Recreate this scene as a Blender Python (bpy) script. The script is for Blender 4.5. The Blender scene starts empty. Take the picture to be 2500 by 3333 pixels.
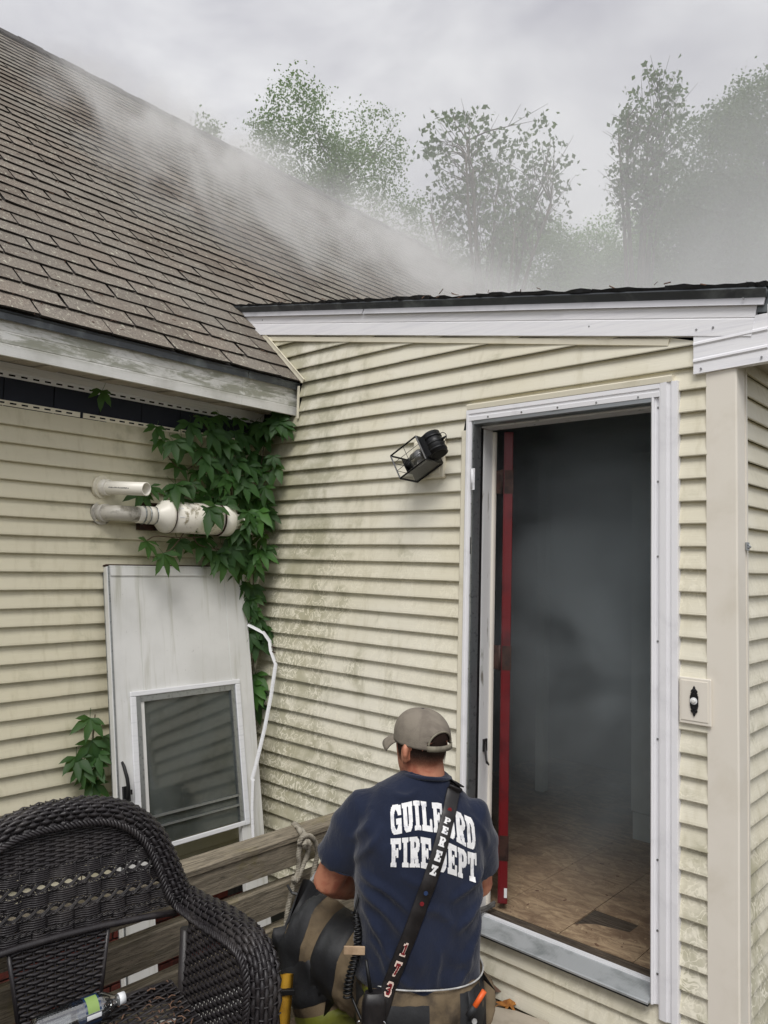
import bpy, bmesh, math, random
import numpy as np
from mathutils import Vector, Matrix, noise
from mathutils.bvhtree import BVHTree
R = math.radians
rnd = random.Random(7)
scene = bpy.context.scene
col = scene.collection

# ------------------------------------------------------------------ camera
cam_d = bpy.data.cameras.new('camera'); cam = bpy.data.objects.new('camera', cam_d); col.objects.link(cam)
CAM = Vector((3.281, -2.610, 1.680))
cr = Vector((0.741, 0.671, 0.0243)).normalized(); cf = Vector((-0.671, 0.738, 0.0646)).normalized()
cu = cr.cross(cf).normalized(); cr = cf.cross(cu)
cam.matrix_world = Matrix(((cr.x, cu.x, -cf.x, CAM.x), (cr.y, cu.y, -cf.y, CAM.y), (cr.z, cu.z, -cf.z, CAM.z), (0, 0, 0, 1)))
cam_d.sensor_fit = 'HORIZONTAL'; cam_d.sensor_width = 36; cam_d.lens = 36 * 2486 / 2500
cam_d.clip_start = 0.05; cam_d.clip_end = 800
scene.camera = cam

# ------------------------------------------------------------------ sky: overcast
SUN_DIR = Vector((0.45, -0.66, 1.10)).normalized()
world = bpy.data.worlds.new('World'); scene.world = world; world.use_nodes = True
wn = world.node_tree.nodes; wl = world.node_tree.links; wn.clear()
wo = wn.new('ShaderNodeOutputWorld'); bg = wn.new('ShaderNodeBackground'); bg.inputs['Strength'].default_value = 0.1
sky = wn.new('ShaderNodeTexSky'); sky.sky_type = 'NISHITA'; sky.sun_disc = False
sky.sun_elevation = math.asin(SUN_DIR.z); sky.sun_rotation = math.atan2(SUN_DIR.x, SUN_DIR.y)
tc = wn.new('ShaderNodeTexCoord')
nz = wn.new('ShaderNodeTexNoise'); nz.inputs['Scale'].default_value = 2.6; nz.inputs['Detail'].default_value = 5; nz.inputs['Roughness'].default_value = .5
nz.inputs['Distortion'].default_value = .4
mp = wn.new('ShaderNodeMapping'); mp.inputs['Scale'].default_value = (1, 1, 1.7); mp.inputs['Location'].default_value = (.35, .1, .2)
wl.new(tc.outputs['Generated'], mp.inputs['Vector']); wl.new(mp.outputs[0], nz.inputs['Vector'])
rp = wn.new('ShaderNodeValToRGB'); e = rp.color_ramp.elements
e[0].position = .38; e[0].color = (.575, .57, .625, 1); e[1].position = .60; e[1].color = (.99, .99, 1.0, 1)
wl.new(nz.outputs['Fac'], rp.inputs[0])
sc_ = wn.new('ShaderNodeVectorMath'); sc_.operation = 'SCALE'; sc_.inputs['Scale'].default_value = 6.5
wl.new(rp.outputs[0], sc_.inputs[0])
mx = wn.new('ShaderNodeMix'); mx.data_type = 'RGBA'; mx.inputs[0].default_value = .95
wl.new(sky.outputs[0], mx.inputs[6]); wl.new(sc_.outputs[0], mx.inputs[7])
wl.new(mx.outputs[2], bg.inputs['Color']); wl.new(bg.outputs[0], wo.inputs['Surface'])
# soft sun through the cloud
sd = bpy.data.lights.new('sun', 'SUN'); sd.energy = 1.5; sd.angle = R(28); sd.color = (1, .97, .93)
sun = bpy.data.objects.new('sun', sd); col.objects.link(sun)
sun.rotation_euler = (-SUN_DIR).to_track_quat('-Z', 'Y').to_euler(); sun.location = (6, -8, 12)
scene.view_settings.view_transform = 'Standard'; scene.view_settings.look = 'None'
scene.view_settings.exposure = 0.50; scene.view_settings.gamma = 1; scene.view_settings.use_curve_mapping = False
scene.cycles.max_bounces = 7; scene.cycles.volume_bounces = 4; scene.cycles.transparent_max_bounces = 16
scene.cycles.use_denoising = True; scene.cycles.volume_step_rate = 1.6; scene.cycles.volume_max_steps = 160
scene.cycles.sample_clamp_indirect = 6

# ------------------------------------------------------------------ materials
def srgb(r, g, b):
    f = lambda c: (c / 255 / 12.92) if c / 255 <= .04045 else ((c / 255 + .055) / 1.055) ** 2.4
    return (f(r), f(g), f(b))
class NT:
    """small helper round a material's node tree"""
    def __init__(s, name):
        s.m = bpy.data.materials.new(name); s.m.use_nodes = True
        s.n = s.m.node_tree.nodes; s.l = s.m.node_tree.links
        s.b = s.n['Principled BSDF']; s.out = s.n['Material Output']
    def set(s, sock, v):
        if hasattr(v, 'is_linked') or hasattr(v, 'links'): s.l.new(v, sock)
        else: sock.default_value = v
    def pos(s): return s.n.new('ShaderNodeNewGeometry').outputs['Position']
    def objc(s): return s.n.new('ShaderNodeTexCoord').outputs['Object']
    def rand(s): return s.n.new('ShaderNodeObjectInfo').outputs['Random']
    def math(s, op, a, b=0.0, c=None):
        n = s.n.new('ShaderNodeMath'); n.operation = op; s.set(n.inputs[0], a); s.set(n.inputs[1], b)
        if c is not None: s.set(n.inputs[2], c)
        return n.outputs[0]
    def sep(s, v):
        n = s.n.new('ShaderNodeSeparateXYZ'); s.l.new(v, n.inputs[0]); return n.outputs
    def comb(s, x, y, z):
        n = s.n.new('ShaderNodeCombineXYZ'); s.set(n.inputs[0], x); s.set(n.inputs[1], y); s.set(n.inputs[2], z); return n.outputs[0]
    def noise(s, vec, scale, detail=3, rough=.55, dist=0, stretch=None):
        if stretch is not None:
            mpn = s.n.new('ShaderNodeMapping'); mpn.inputs['Scale'].default_value = stretch; s.l.new(vec, mpn.inputs[0]); vec = mpn.outputs[0]
        n = s.n.new('ShaderNodeTexNoise'); n.inputs['Scale'].default_value = scale; n.inputs['Detail'].default_value = detail
        n.inputs['Roughness'].default_value = rough; n.inputs['Distortion'].default_value = dist; s.l.new(vec, n.inputs['Vector']); return n.outputs['Fac']
    def vor(s, vec, scale, feature='F1'):
        n = s.n.new('ShaderNodeTexVoronoi'); n.feature = feature; n.inputs['Scale'].default_value = scale; s.l.new(vec, n.inputs['Vector']); return n.outputs[0]
    def step(s, v, lo, hi, a=0.0, b=1.0):
        n = s.n.new('ShaderNodeMapRange'); n.interpolation_type = 'SMOOTHSTEP'; s.set(n.inputs[0], v)
        n.inputs[1].default_value = lo; n.inputs[2].default_value = hi; n.inputs[3].default_value = a; n.inputs[4].default_value = b; return n.outputs[0]
    def mix(s, fac, a, b, mode='MIX'):
        n = s.n.new('ShaderNodeMix'); n.data_type = 'RGBA'; n.blend_type = mode; s.set(n.inputs[0], fac)
        for k, v in ((6, a), (7, b)):
            if isinstance(v, tuple): n.inputs[k].default_value = (*v[:3], 1)
            else: s.l.new(v, n.inputs[k])
        return n.outputs[2]
    def bump(s, h, strength=.3, dist=.002):
        n = s.n.new('ShaderNodeBump'); n.inputs['Strength'].default_value = strength; n.inputs['Distance'].default_value = dist
        s.l.new(h, n.inputs['Height']); s.l.new(n.outputs[0], s.b.inputs['Normal']); return n
    def base(s, c, rough=.6, metal=0., spec=None):
        if isinstance(c, tuple): s.b.inputs['Base Color'].default_value = (*c[:3], 1)
        else: s.l.new(c, s.b.inputs['Base Color'])
        s.set(s.b.inputs['Roughness'], rough); s.b.inputs['Metallic'].default_value = metal
        if spec is not None: s.b.inputs['Specular IOR Level'].default_value = spec
        return s.m
def worn(name, c, c2=None, scale=9, lo=.45, hi=.7, rough=.6, metal=0., bump=.15, bscale=60, stretch=None, spec=None, amt=1.0):
    """a base colour with patches of a second one and a fine relief"""
    t = NT(name); P = t.pos()
    c2 = c2 or tuple(x * .75 for x in c)
    f = t.noise(P, scale, 5, .6, .3, stretch)
    cc = t.mix(t.math('MULTIPLY', t.step(f, lo, hi), amt), c, c2)
    t.base(cc, rough, metal, spec)
    if bump: t.bump(t.noise(P, bscale, 3, .6, 0, stretch), bump, .002)
    return t.m

EXPO = .0762
def siding_material():
    t = NT('vinyl_siding'); P = t.pos(); x, y, z = t.sep(P)
    u = t.math('ADD', x, y)
    cdist = t.math('SUBTRACT', x, y)                       # metres from the inside corner along either wall
    clean = srgb(230, 226, 210)
    big = t.noise(P, 1.6, 3, .5)
    c = t.mix(t.step(big, .35, .7), clean, srgb(223, 217, 195))
    # the sheltered wall is yellower with age
    age = t.step(x, .12, .02)
    c = t.mix(t.math('MULTIPLY', age, .75), c, srgb(212, 205, 178))
    # green-grey algae, thick towards the corner and low down
    grad = t.step(cdist, 1.25, .1)
    low = t.step(z, 1.2, .1)
    right = t.math('MULTIPLY', t.step(x, 2.2, 2.3), t.step(z, 1.9, .4))
    n1 = t.noise(P, 5.5, 6, .65, .4, (1, 1, .9))
    reach = t.math('ADD', t.math('ADD', t.math('MULTIPLY', grad, .30), t.math('MULTIPLY', low, .07)), t.math('MULTIPLY', right, .16))
    fr_ = t.math('FRACT', t.math('DIVIDE', t.math('SUBTRACT', z, 1.755 - 76.2), EXPO))
    hs = t.noise(P, 2.2, 5, .65, .3, (1, 1, 6))
    lapd = t.math('MULTIPLY', t.math('ADD', t.step(fr_, .55, 1.0), t.step(fr_, .14, .0)), t.step(hs, .38, .7))
    al = t.math('ADD', t.math('MULTIPLY', t.step(t.math('ADD', n1, reach), .58, .84), .90), t.math('MULTIPLY', lapd, t.math('ADD', .22, t.math('MULTIPLY', grad, .45))))
    al = t.math('MINIMUM', al, 1.0)
    # slime trails that cleaned the algae off: wandering lines
    w = t.noise(P, 21, 2, .5, 1.4)
    line = t.step(t.math('ABSOLUTE', t.math('SUBTRACT', w, .5)), .055, .012)
    wn_ = t.step(t.noise(P, 4.5, 2), .40, .52)
    zone = t.math('MULTIPLY', t.step(z, 1.95, 1.6), t.step(t.math('ADD', x, y), -.15, .05))
    trail = t.math('MULTIPLY', t.math('MULTIPLY', line, wn_), zone)
    al2 = t.math('MULTIPLY', al, t.math('SUBTRACT', 1.0, t.math('MULTIPLY', trail, .85)))
    c = t.mix(t.math('MULTIPLY', al2, .66), c, srgb(146, 143, 110))
    c = t.mix(t.math('MULTIPLY', trail, .35), c, srgb(246, 241, 222))
    # black mildew specks
    sp = t.step(t.noise(P, 34, 6, .7), .66, .76)
    c = t.mix(t.math('MULTIPLY', sp, t.math('ADD', .18, t.math('MULTIPLY', al, .4))), c, srgb(70, 68, 52))
    vert = t.noise(P, 3, 4, .6, 0, (9, 9, .8))
    c = t.mix(t.math('MULTIPLY', t.step(vert, .5, .75), .22), c, srgb(160, 150, 112))
    t.base(c, .52, 0, .35)
    gv = t.comb(t.math('MULTIPLY', u, 5.0), t.math('MULTIPLY', z, 150.0), 0.0)
    g = t.noise(gv, 1.6, 4, .6, .6)
    t.bump(g, .35, .0025)
    return t.m
def shingle_material():
    t = NT('asphalt_shingle'); P = t.pos(); rd = t.rand()
    c = t.mix(rd, srgb(116, 105, 94), srgb(158, 146, 133))
    n = t.noise(P, 1.1, 4, .6)
    c = t.mix(t.step(n, .35, .7), c, srgb(152, 147, 137))
    gr = t.noise(P, 150, 4, .8)
    c = t.mix(t.step(gr, .3, .7, 0, .9), c, srgb(96, 90, 84))
    li = t.math('MULTIPLY', t.step(t.noise(P, 30, 5, .7, .8, (1, 2.2, 1)), .57, .64), t.step(t.noise(P, 2.5, 3), .28, .55))
    c = t.mix(t.math('MULTIPLY', li, .8), c, srgb(196, 194, 176))
    br = t.step(t.noise(P, 9, 5, .7), .64, .74)
    c = t.mix(t.math('MULTIPLY', br, .4), c, srgb(86, 66, 46))
    t.base(c, .95, 0, .15)
    t.bump(gr, .5, .002); return t.m
def wood_material(name, a, b, axis='Y', moss=.25):
    t = NT(name); P = t.pos()
    st = {'X': (1, 14, 14), 'Y': (14, 1, 14), 'Z': (14, 14, 1)}[axis]
    g = t.noise(P, 7, 6, .65, .8, st)
    c = t.mix(t.step(g, .3, .7), a, b)
    f = t.noise(P, 22, 4, .7, .3, st)
    c = t.mix(t.step(f, .55, .68, 0, .8), c, tuple(v * .3 for v in b))
    m = t.step(t.noise(P, 5, 5, .7), .52, .7)
    c = t.mix(t.math('MULTIPLY', m, moss), c, srgb(120, 112, 62))
    t.base(c, .9, 0, .2); t.bump(t.math('ADD', g, t.math('MULTIPLY', f, .6)), .7, .004); return t.m
def leaf_material(name, a, b, trans=.35):
    t = NT(name); P = t.pos(); rd = t.rand()
    c = t.mix(t.noise(P, 8, 2), a, b)
    c = t.mix(t.math('MULTIPLY', rd, .6), c, b)
    c = t.mix(t.step(rd, .86, .97), c, tuple(v * 1.5 for v in b))
    t.base(c, .5, 0, .35)
    tr = t.n.new('ShaderNodeBsdfTranslucent'); mxs = t.n.new('ShaderNodeMixShader')
    t.l.new(t.mix(.5, c, (.25, .38, .06)), tr.inputs[0]); mxs.inputs[0].default_value = trans
    t.l.new(t.b.outputs[0], mxs.inputs[1]); t.l.new(tr.outputs[0], mxs.inputs[2]); t.l.new(mxs.outputs[0], t.out.inputs[0])
    return t.m
def glassy(name, tint, rough=.03, fac=.12):
    t = NT(name); tr = t.n.new('ShaderNodeBsdfTransparent'); gl = t.n.new('ShaderNodeBsdfGlossy'); mxs = t.n.new('ShaderNodeMixShader'); lw = t.n.new('ShaderNodeLayerWeight')
    tr.inputs[0].default_value = (*tint, 1); gl.inputs['Roughness'].default_value = rough; lw.inputs[0].default_value = .25
    t.l.new(t.math('ADD', t.math('MULTIPLY', lw.outputs['Fresnel'], .7), fac), mxs.inputs[0])
    t.l.new(tr.outputs[0], mxs.inputs[1]); t.l.new(gl.outputs[0], mxs.inputs[2]); t.l.new(mxs.outputs[0], t.out.inputs[0]); return t.m
def dusty_glass():
    """storm pane: tinted, reflective, with a film of dust on it"""
    m = glassy('storm_glass', (.46, .51, .49), .05, .10); n = m.node_tree.nodes; l = m.node_tree.links; out = n['Material Output']
    old = out.inputs[0].links[0].from_socket; d = n.new('ShaderNodeBsdfDiffuse'); mx_ = n.new('ShaderNodeMixShader'); g = n.new('ShaderNodeNewGeometry'); t = n.new('ShaderNodeTexNoise'); t.inputs['Scale'].default_value = 5; t.inputs['Detail'].default_value = 6
    r = n.new('ShaderNodeMapRange'); r.inputs[1].default_value = .35; r.inputs[2].default_value = .7; r.inputs[3].default_value = .22; r.inputs[4].default_value = .50
    d.inputs[0].default_value = (.16, .18, .17, 1); l.new(g.outputs['Position'], t.inputs['Vector']); l.new(t.outputs['Fac'], r.inputs[0]); l.new(r.outputs[0], mx_.inputs[0]); l.new(old, mx_.inputs[1]); l.new(d.outputs[0], mx_.inputs[2]); l.new(mx_.outputs[0], out.inputs[0]); return m
def plain(name, c, rough=.5, metal=0., spec=None):
    return NT(name).base(c, rough, metal, spec)

M = {}
M['siding'] = siding_material(); M['shingle'] = shingle_material()
M['white_trim'] = worn('scuffed_white_trim', srgb(240, 240, 243), srgb(214, 214, 218), 5, .5, .8, .4, bump=.12, bscale=25)
M['pale_metal'] = worn('pale_drip_edge', srgb(206, 206, 210), srgb(176, 178, 182), 6, .5, .8, .45, .15, bump=.1)
M['shingle_edge'] = plain('asphalt_core_and_shadow', srgb(50, 46, 43), .95)  # dark core colour; on tab fronts it also stands in for shadow lines
M['white'] = worn('white_painted_metal', srgb(232, 233, 236), srgb(205, 207, 210), 6, .5, .8, .42, bump=.2, bscale=9, stretch=(1, 1, 16))
M['white_wood'] = worn('peeling_white_paint', srgb(222, 222, 222), srgb(140, 136, 128), 14, .60, .70, .6, bump=.3, bscale=40, stretch=(2, 2, .35))
def fascia_mat():
    t = NT('weathered_white_fascia'); P = t.pos(); x, y, z = t.sep(P)
    c = t.mix(t.step(t.noise(P, 6, 4), .4, .7), srgb(226, 226, 222), srgb(203, 203, 197))
    band = t.math('MULTIPLY', t.step(z, 2.575, 2.545), t.step(z, 2.45, 2.49))
    n = t.noise(P, 9, 7, .72, .5, (1, .55, 2.2))
    mildew = t.math('MULTIPLY', t.step(n, .42, .56), band)
    c = t.mix(t.math('MULTIPLY', mildew, .75), c, srgb(128, 130, 108))
    c = t.mix(t.step(t.noise(P, 60, 4, .7), .60, .75, 0, .25), c, srgb(110, 108, 96))
    t.base(c, .55); t.bump(t.noise(P, 10, 4, .6, .4, (2, 1, 22)), .3, .002); return t.m
M['fascia'] = fascia_mat()
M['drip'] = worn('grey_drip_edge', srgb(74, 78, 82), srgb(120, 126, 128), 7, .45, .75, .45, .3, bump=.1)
M['grey_metal'] = worn('dull_aluminium', srgb(168, 172, 174), srgb(120, 124, 124), 8, .5, .75, .38, .85, bump=.1, bscale=30, stretch=(1, 8, 8))
M['soffit'] = worn('soffit_vinyl', srgb(196, 188, 176), srgb(165, 155, 142), 6, .5, .8, .6)
M['cream'] = worn('cream_trim', srgb(236, 230, 218), srgb(224, 217, 202), 5, .45, .8, .5, bump=.08, bscale=30)
M['jcream'] = worn('cream_channel', srgb(232, 226, 206), srgb(205, 198, 174), 8, .5, .8, .5, bump=.1)
M['felt'] = worn('navy_sheathing', srgb(20, 26, 40), srgb(28, 33, 46), 4, .4, .7, .8)
M['sill_metal'] = worn('ribbed_sill_metal', srgb(186, 190, 192), srgb(132, 138, 138), 7, .45, .72, .36, .35, bump=.1)
M['black'] = worn('black_metal', srgb(24, 25, 27), srgb(44, 46, 50), 25, .5, .7, .42, .2, bump=.2)
M['rubber'] = plain('black_rubber', srgb(17, 18, 20), .5)
M['dark'] = plain('dark_cavity', srgb(14, 14, 15), .9)
M['red'] = worn('red_door_paint', srgb(104, 11, 19), srgb(66, 8, 14), 12, .5, .8, .38, bump=.1)
M['rust'] = worn('rusty_hinge', srgb(74, 50, 42), srgb(48, 34, 30), 30, .4, .65, .6, .5)
M['pvc'] = worn('white_pvc', srgb(238, 234, 222), srgb(150, 140, 110), 9, .58, .75, .35, bump=.05, amt=.7)
M['pvc_grey'] = worn('stained_pvc', srgb(196, 192, 182), srgb(120, 116, 104), 14, .45, .65, .4, bump=.05)
M['moulding'] = worn('mouldy_pvc', srgb(240, 235, 222), srgb(126, 116, 84), 22, .52, .66, .4, bump=.1, amt=.85)
M['rail'] = wood_material('weathered_rail_wood', srgb(158, 148, 130), srgb(108, 101, 88), 'Y', .5)
M['deck'] = wood_material('weathered_deck_wood', srgb(112, 98, 82), srgb(72, 62, 52), 'X', .2)
M['sill_wood'] = wood_material('rotten_sill_wood', srgb(104, 94, 82), srgb(58, 50, 44), 'X', .1)
M['brick'] = worn('dark_red_brick', srgb(104, 44, 34), srgb(66, 34, 28), 20, .4, .7, .9, bump=.5)
M['mortar'] = worn('mortar', srgb(70, 66, 62), srgb(48, 45, 43), 20, .4, .7, .95)
M['vine'] = leaf_material('creeper_leaf', srgb(26, 56, 29), srgb(60, 98, 44))
M['vine_stem'] = plain('vine_stem', srgb(74, 58, 40), .8)
M['tree_leaf'] = leaf_material('tree_leaf', srgb(84, 116, 70), srgb(116, 146, 92), .45)
M['tree_leaf_dark'] = leaf_material('tree_leaf_dark', srgb(64, 88, 60), srgb(92, 116, 80), .4)
M['bark'] = worn('bark', srgb(92, 82, 72), srgb(60, 52, 46), 6, .4, .7, .95, bump=.5)
M['wicker'] = worn('dark_wicker', srgb(40, 37, 39), srgb(66, 62, 61), 7, .45, .75, .40, bump=.3, bscale=160, spec=.5)
M['skin'] = worn('skin', srgb(196, 134, 106), srgb(170, 100, 78), 26, .4, .72, .52, bump=.3, bscale=220)
def noshirt():
    t = NT('navy_cotton'); P = t.pos()
    f = t.noise(P, 420, 2, .6); g = t.noise(P, 7, 4, .6, .5)
    c = t.mix(t.step(g, .3, .75), srgb(26, 32, 50), srgb(36, 43, 63))
    c = t.mix(t.math('MULTIPLY', f, .35), c, srgb(45, 52, 70))
    t.base(c, .92, 0, .1); t.b.inputs['Sheen Weight'].default_value = .25
    w = t.noise(P, 34, 4, .6, 1.2, (1, 1, .55)); t.bump(t.math('ADD', t.math('MULTIPLY', f, .12), w), .55, .006); return t.m
M['shirt'] = noshirt()
M['print'] = worn('white_print', srgb(236, 236, 236), srgb(205, 206, 212), 60, .5, .7, .75, bump=.1)
M['cap'] = worn('taupe_mesh_cap', srgb(136, 128, 116), srgb(116, 108, 98), 18, .4, .7, .95, bump=.5, bscale=300)
M['cap_strap'] = worn('taupe_strap', srgb(138, 132, 116), srgb(108, 102, 90), 40, .4, .7, .8)
M['hair'] = plain('dark_hair', srgb(40, 31, 27), .8)
M['tan'] = worn('tan_turnout', srgb(112, 97, 75), srgb(66, 57, 46), 9, .4, .7, .9, bump=.4, bscale=240)
M['gear_black'] = worn('black_turnout', srgb(30, 31, 34), srgb(46, 48, 50), 9, .4, .7, .62, bump=.3, bscale=120)
M['leather'] = worn('black_leather', srgb(26, 24, 25), srgb(40, 37, 37), 30, .4, .7, .45, bump=.2, bscale=150)
M['lime'] = worn('lime_trim', srgb(108, 112, 34), srgb(80, 84, 28), 12, .4, .7, .6)
M['silver'] = worn('silver_trim', srgb(200, 200, 198), srgb(160, 160, 158), 30, .4, .7, .5)
M['yellow'] = worn('yellow_webbing', srgb(196, 150, 42), srgb(150, 108, 32), 9, .4, .7, .6)
M['chrome'] = plain('chrome', srgb(210, 212, 215), .15, 1.)
M['orange'] = plain('orange_plastic', srgb(232, 100, 40), .45)
M['beige_tag'] = worn('beige_tag', srgb(190, 164, 134), srgb(160, 134, 106), 20, .4, .7, .85)
M['rope'] = worn('grey_rope', srgb(168, 162, 148), srgb(124, 117, 104), 40, .4, .7, .95, bump=.4, bscale=200)
M['rope_dark'] = worn('dark_rope', srgb(84, 82, 80), srgb(60, 58, 56), 40, .4, .7, .95)
M['glass'] = dusty_glass()
M['bottle'] = glassy('clear_plastic', (.92, .95, .95), .10, .30)
M['label_green'] = plain('label_green', srgb(142, 170, 96), .5)
M['label_blue'] = plain('label_blue', srgb(32, 56, 92), .5)
M['cap_white'] = plain('white_cap', srgb(236, 238, 240), .35)
M['vinylfloor'] = None
M['screw'] = plain('screw_head', srgb(150, 150, 150), .4, .7)
M['dirt'] = worn('ground_soil', srgb(72, 62, 46), srgb(54, 62, 34), 2, .4, .65, .95, bump=.6, bscale=14)
M['stone'] = worn('pale_stone', srgb(186, 176, 160), srgb(160, 150, 132), 9, .4, .7, .9, bump=.4, bscale=50)
M['deadleaf'] = worn('brown_leaf', srgb(120, 92, 74), srgb(84, 62, 50), 30, .4, .7, .8)
M['orangeleaf'] = worn('orange_leaf', srgb(176, 118, 52), srgb(132, 80, 36), 30, .4, .7, .8)
M['white_vinyl'] = worn('clean_white_vinyl', srgb(246, 246, 249), srgb(236, 236, 241), 3, .4, .7, .4, bump=.3, bscale=9, stretch=(1, 1, 20))
M['plug'] = plain('white_button', srgb(230, 230, 226), .3)
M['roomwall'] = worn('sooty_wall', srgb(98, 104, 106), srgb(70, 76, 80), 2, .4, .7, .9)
M['roompanel'] = worn('pale_panel', srgb(188, 198, 192), srgb(160, 170, 166), 3, .4, .7, .7)
def floor_mat():
    t = NT('worn_floor_tile'); P = t.pos(); rd = t.rand()
    n = t.noise(P, 9, 6, .7, 1.6, (1, 2.2, 1))
    c = t.mix(t.step(n, .35, .62), srgb(186, 164, 134), srgb(136, 115, 93))
    m = t.noise(P, 17, 5, .7, 2.0, (2.4, 1, 1))
    c = t.mix(t.step(m, .58, .68, 0, .6), c, srgb(224, 202, 166))
    c = t.mix(t.math('MULTIPLY', rd, .35), c, srgb(136, 110, 86))
    s = t.step(t.noise(P, 3.2, 4, .65), .48, .66)
    c = t.mix(t.math('MULTIPLY', s, .6), c, srgb(96, 76, 62))
    t.base(c, .7, 0, .3); t.bump(m, .15, .001); return t.m
M['floor'] = floor_mat()

# ------------------------------------------------------------------ object helpers
ORG = {}
def tag(o, label=None, cat=None, group=None, kind=None):
    if label: o['label'] = label
    if cat: o['category'] = cat
    if group: o['group'] = group
    if kind: o['kind'] = kind
    return o
def empty(name, loc, label, cat, group=None):
    o = bpy.data.objects.new(name, None); o.location = loc; o.empty_display_size = .1; col.objects.link(o); ORG[o.name] = Vector(loc)
    return tag(o, label, cat, group)
def org(o):
    return ORG.get(o.name, Vector((0, 0, 0)))
def place(name, mesh, parent=None, loc=(0, 0, 0), rot=None):
    o = bpy.data.objects.new(name, mesh); o.location = loc
    if rot is not None: o.rotation_euler = rot
    o.parent = parent; col.objects.link(o); return o
class MB:
    def __init__(s): s.v = []; s.f = []; s.sm = []
    def add(s, vs, fs, smooth=False):
        k = len(s.v); s.v += [Vector(q) for q in vs]; s.f += [tuple(i + k for i in f) for f in fs]; s.sm += [smooth] * len(fs); return s
    def box(s, a, b):
        x0, x1 = sorted((a[0], b[0])); y0, y1 = sorted((a[1], b[1])); z0, z1 = sorted((a[2], b[2]))
        return s.add([(x0, y0, z0), (x1, y0, z0), (x1, y1, z0), (x0, y1, z0), (x0, y0, z1), (x1, y0, z1), (x1, y1, z1), (x0, y1, z1)],
                     [(0, 3, 2, 1), (4, 5, 6, 7), (0, 1, 5, 4), (1, 2, 6, 5), (2, 3, 7, 6), (3, 0, 4, 7)])
    def obox(s, o, a, b, c):
        """box from corner o along vectors a, b, c"""
        o, a, b, c = map(Vector, (o, a, b, c))
        if a.cross(b).dot(c) < 0: a, b = b, a
        return s.add([o, o + a, o + a + b, o + b, o + c, o + a + c, o + a + b + c, o + b + c],
                     [(0, 3, 2, 1), (4, 5, 6, 7), (0, 1, 5, 4), (1, 2, 6, 5), (2, 3, 7, 6), (3, 0, 4, 7)])
    def prism(s, poly, ex):
        """flat polygon (3d points) pushed along ex"""
        poly = [Vector(q) for q in poly]; ex = Vector(ex); n = len(poly)
        nor = Vector((0, 0, 0))
        for i in range(n): nor += poly[i].cross(poly[(i + 1) % n])
        if nor.dot(ex) > 0: poly.reverse()
        vs = poly + [q + ex for q in poly]
        return s.add(vs, [tuple(range(n)), tuple(range(2 * n - 1, n - 1, -1))] + [(i, i + n, (i + 1) % n + n, (i + 1) % n) for i in range(n)])
    def loft(s, rings, caps=True, smooth=True):
        n = len(rings[0]); vs = [q for r in rings for q in r]; fs = []
        for j in range(len(rings) - 1):
            for i in range(n):
                a = j * n + i; b = j * n + (i + 1) % n; fs.append((a, b, b + n, a + n))
        s.add(vs, fs, smooth)
        if caps:
            k = len(s.v) - len(vs)
            s.f += [tuple(k + i for i in range(n - 1, -1, -1)), tuple(k + (len(rings) - 1) * n + i for i in range(n))]; s.sm += [False, False]
        return s
    def tube(s, pts, rad, n=8, caps=True, smooth=True, flat=1.0, side=None):
        pts = [Vector(q) for q in pts]
        if not hasattr(rad, '__len__'): rad = [rad] * len(pts)
        rings = []; prev = None
        for i, q in enumerate(pts):
            t = (pts[min(i + 1, len(pts) - 1)] - pts[max(i - 1, 0)]).normalized()
            ref = Vector(side) if side is not None else (prev if prev is not None else (Vector((0, 0, 1)) if abs(t.z) < .9 else Vector((1, 0, 0))))
            a = (ref - t * ref.dot(t))
            if a.length < 1e-5: a = t.orthogonal()
            a.normalize(); b = t.cross(a); prev = a
            rings.append([q + a * math.cos(2 * math.pi * k / n) * rad[i] + b * math.sin(2 * math.pi * k / n) * rad[i] * flat for k in range(n)])
        return s.loft(rings, caps, smooth)
    def mesh(s, name, mat, o=Vector((0, 0, 0))):
        me = bpy.data.meshes.new(name); me.from_pydata([q - o for q in s.v], [], s.f)
        if mat is not None: me.materials.append(mat)
        me.polygons.foreach_set('use_smooth', s.sm); me.update(); return me
    def build(s, name, mat, parent=None, bevel=0):
        o = org(parent) if parent else Vector((0, 0, 0))
        ob = place(name, s.mesh(name, mat, o), parent)
        if parent: ORG[ob.name] = o
        if bevel:
            m = ob.modifiers.new('bevel', 'BEVEL'); m.width = bevel; m.segments = 2; m.limit_method = 'ANGLE'
        return ob
def ell(c, a, b, n=16, p=2.0):
    """closed ring: centre, half-axis vectors, superellipse power"""
    out = []
    for k in range(n):
        t = 2 * math.pi * k / n; cc, ss = math.cos(t), math.sin(t)
        f = lambda w: math.copysign(abs(w) ** (2 / p), w)
        out.append(Vector(c) + Vector(a) * f(cc) + Vector(b) * f(ss))
    return out
def cr_spline(pts, n):
    """Catmull-Rom through pts, n points per span"""
    P = [Vector(q) for q in pts]; P = [P[0] * 2 - P[1]] + P + [P[-1] * 2 - P[-2]]; out = []
    for i in range(1, len(P) - 2):
        for k in range(n):
            t = k / n; a, b, c, d = P[i - 1], P[i], P[i + 1], P[i + 2]
            out.append(.5 * ((2 * b) + (c - a) * t + (2 * a - 5 * b + 4 * c - d) * t * t + (3 * b - 3 * c + d - a) * t ** 3))
    out.append(P[-2].copy()); return out

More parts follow.
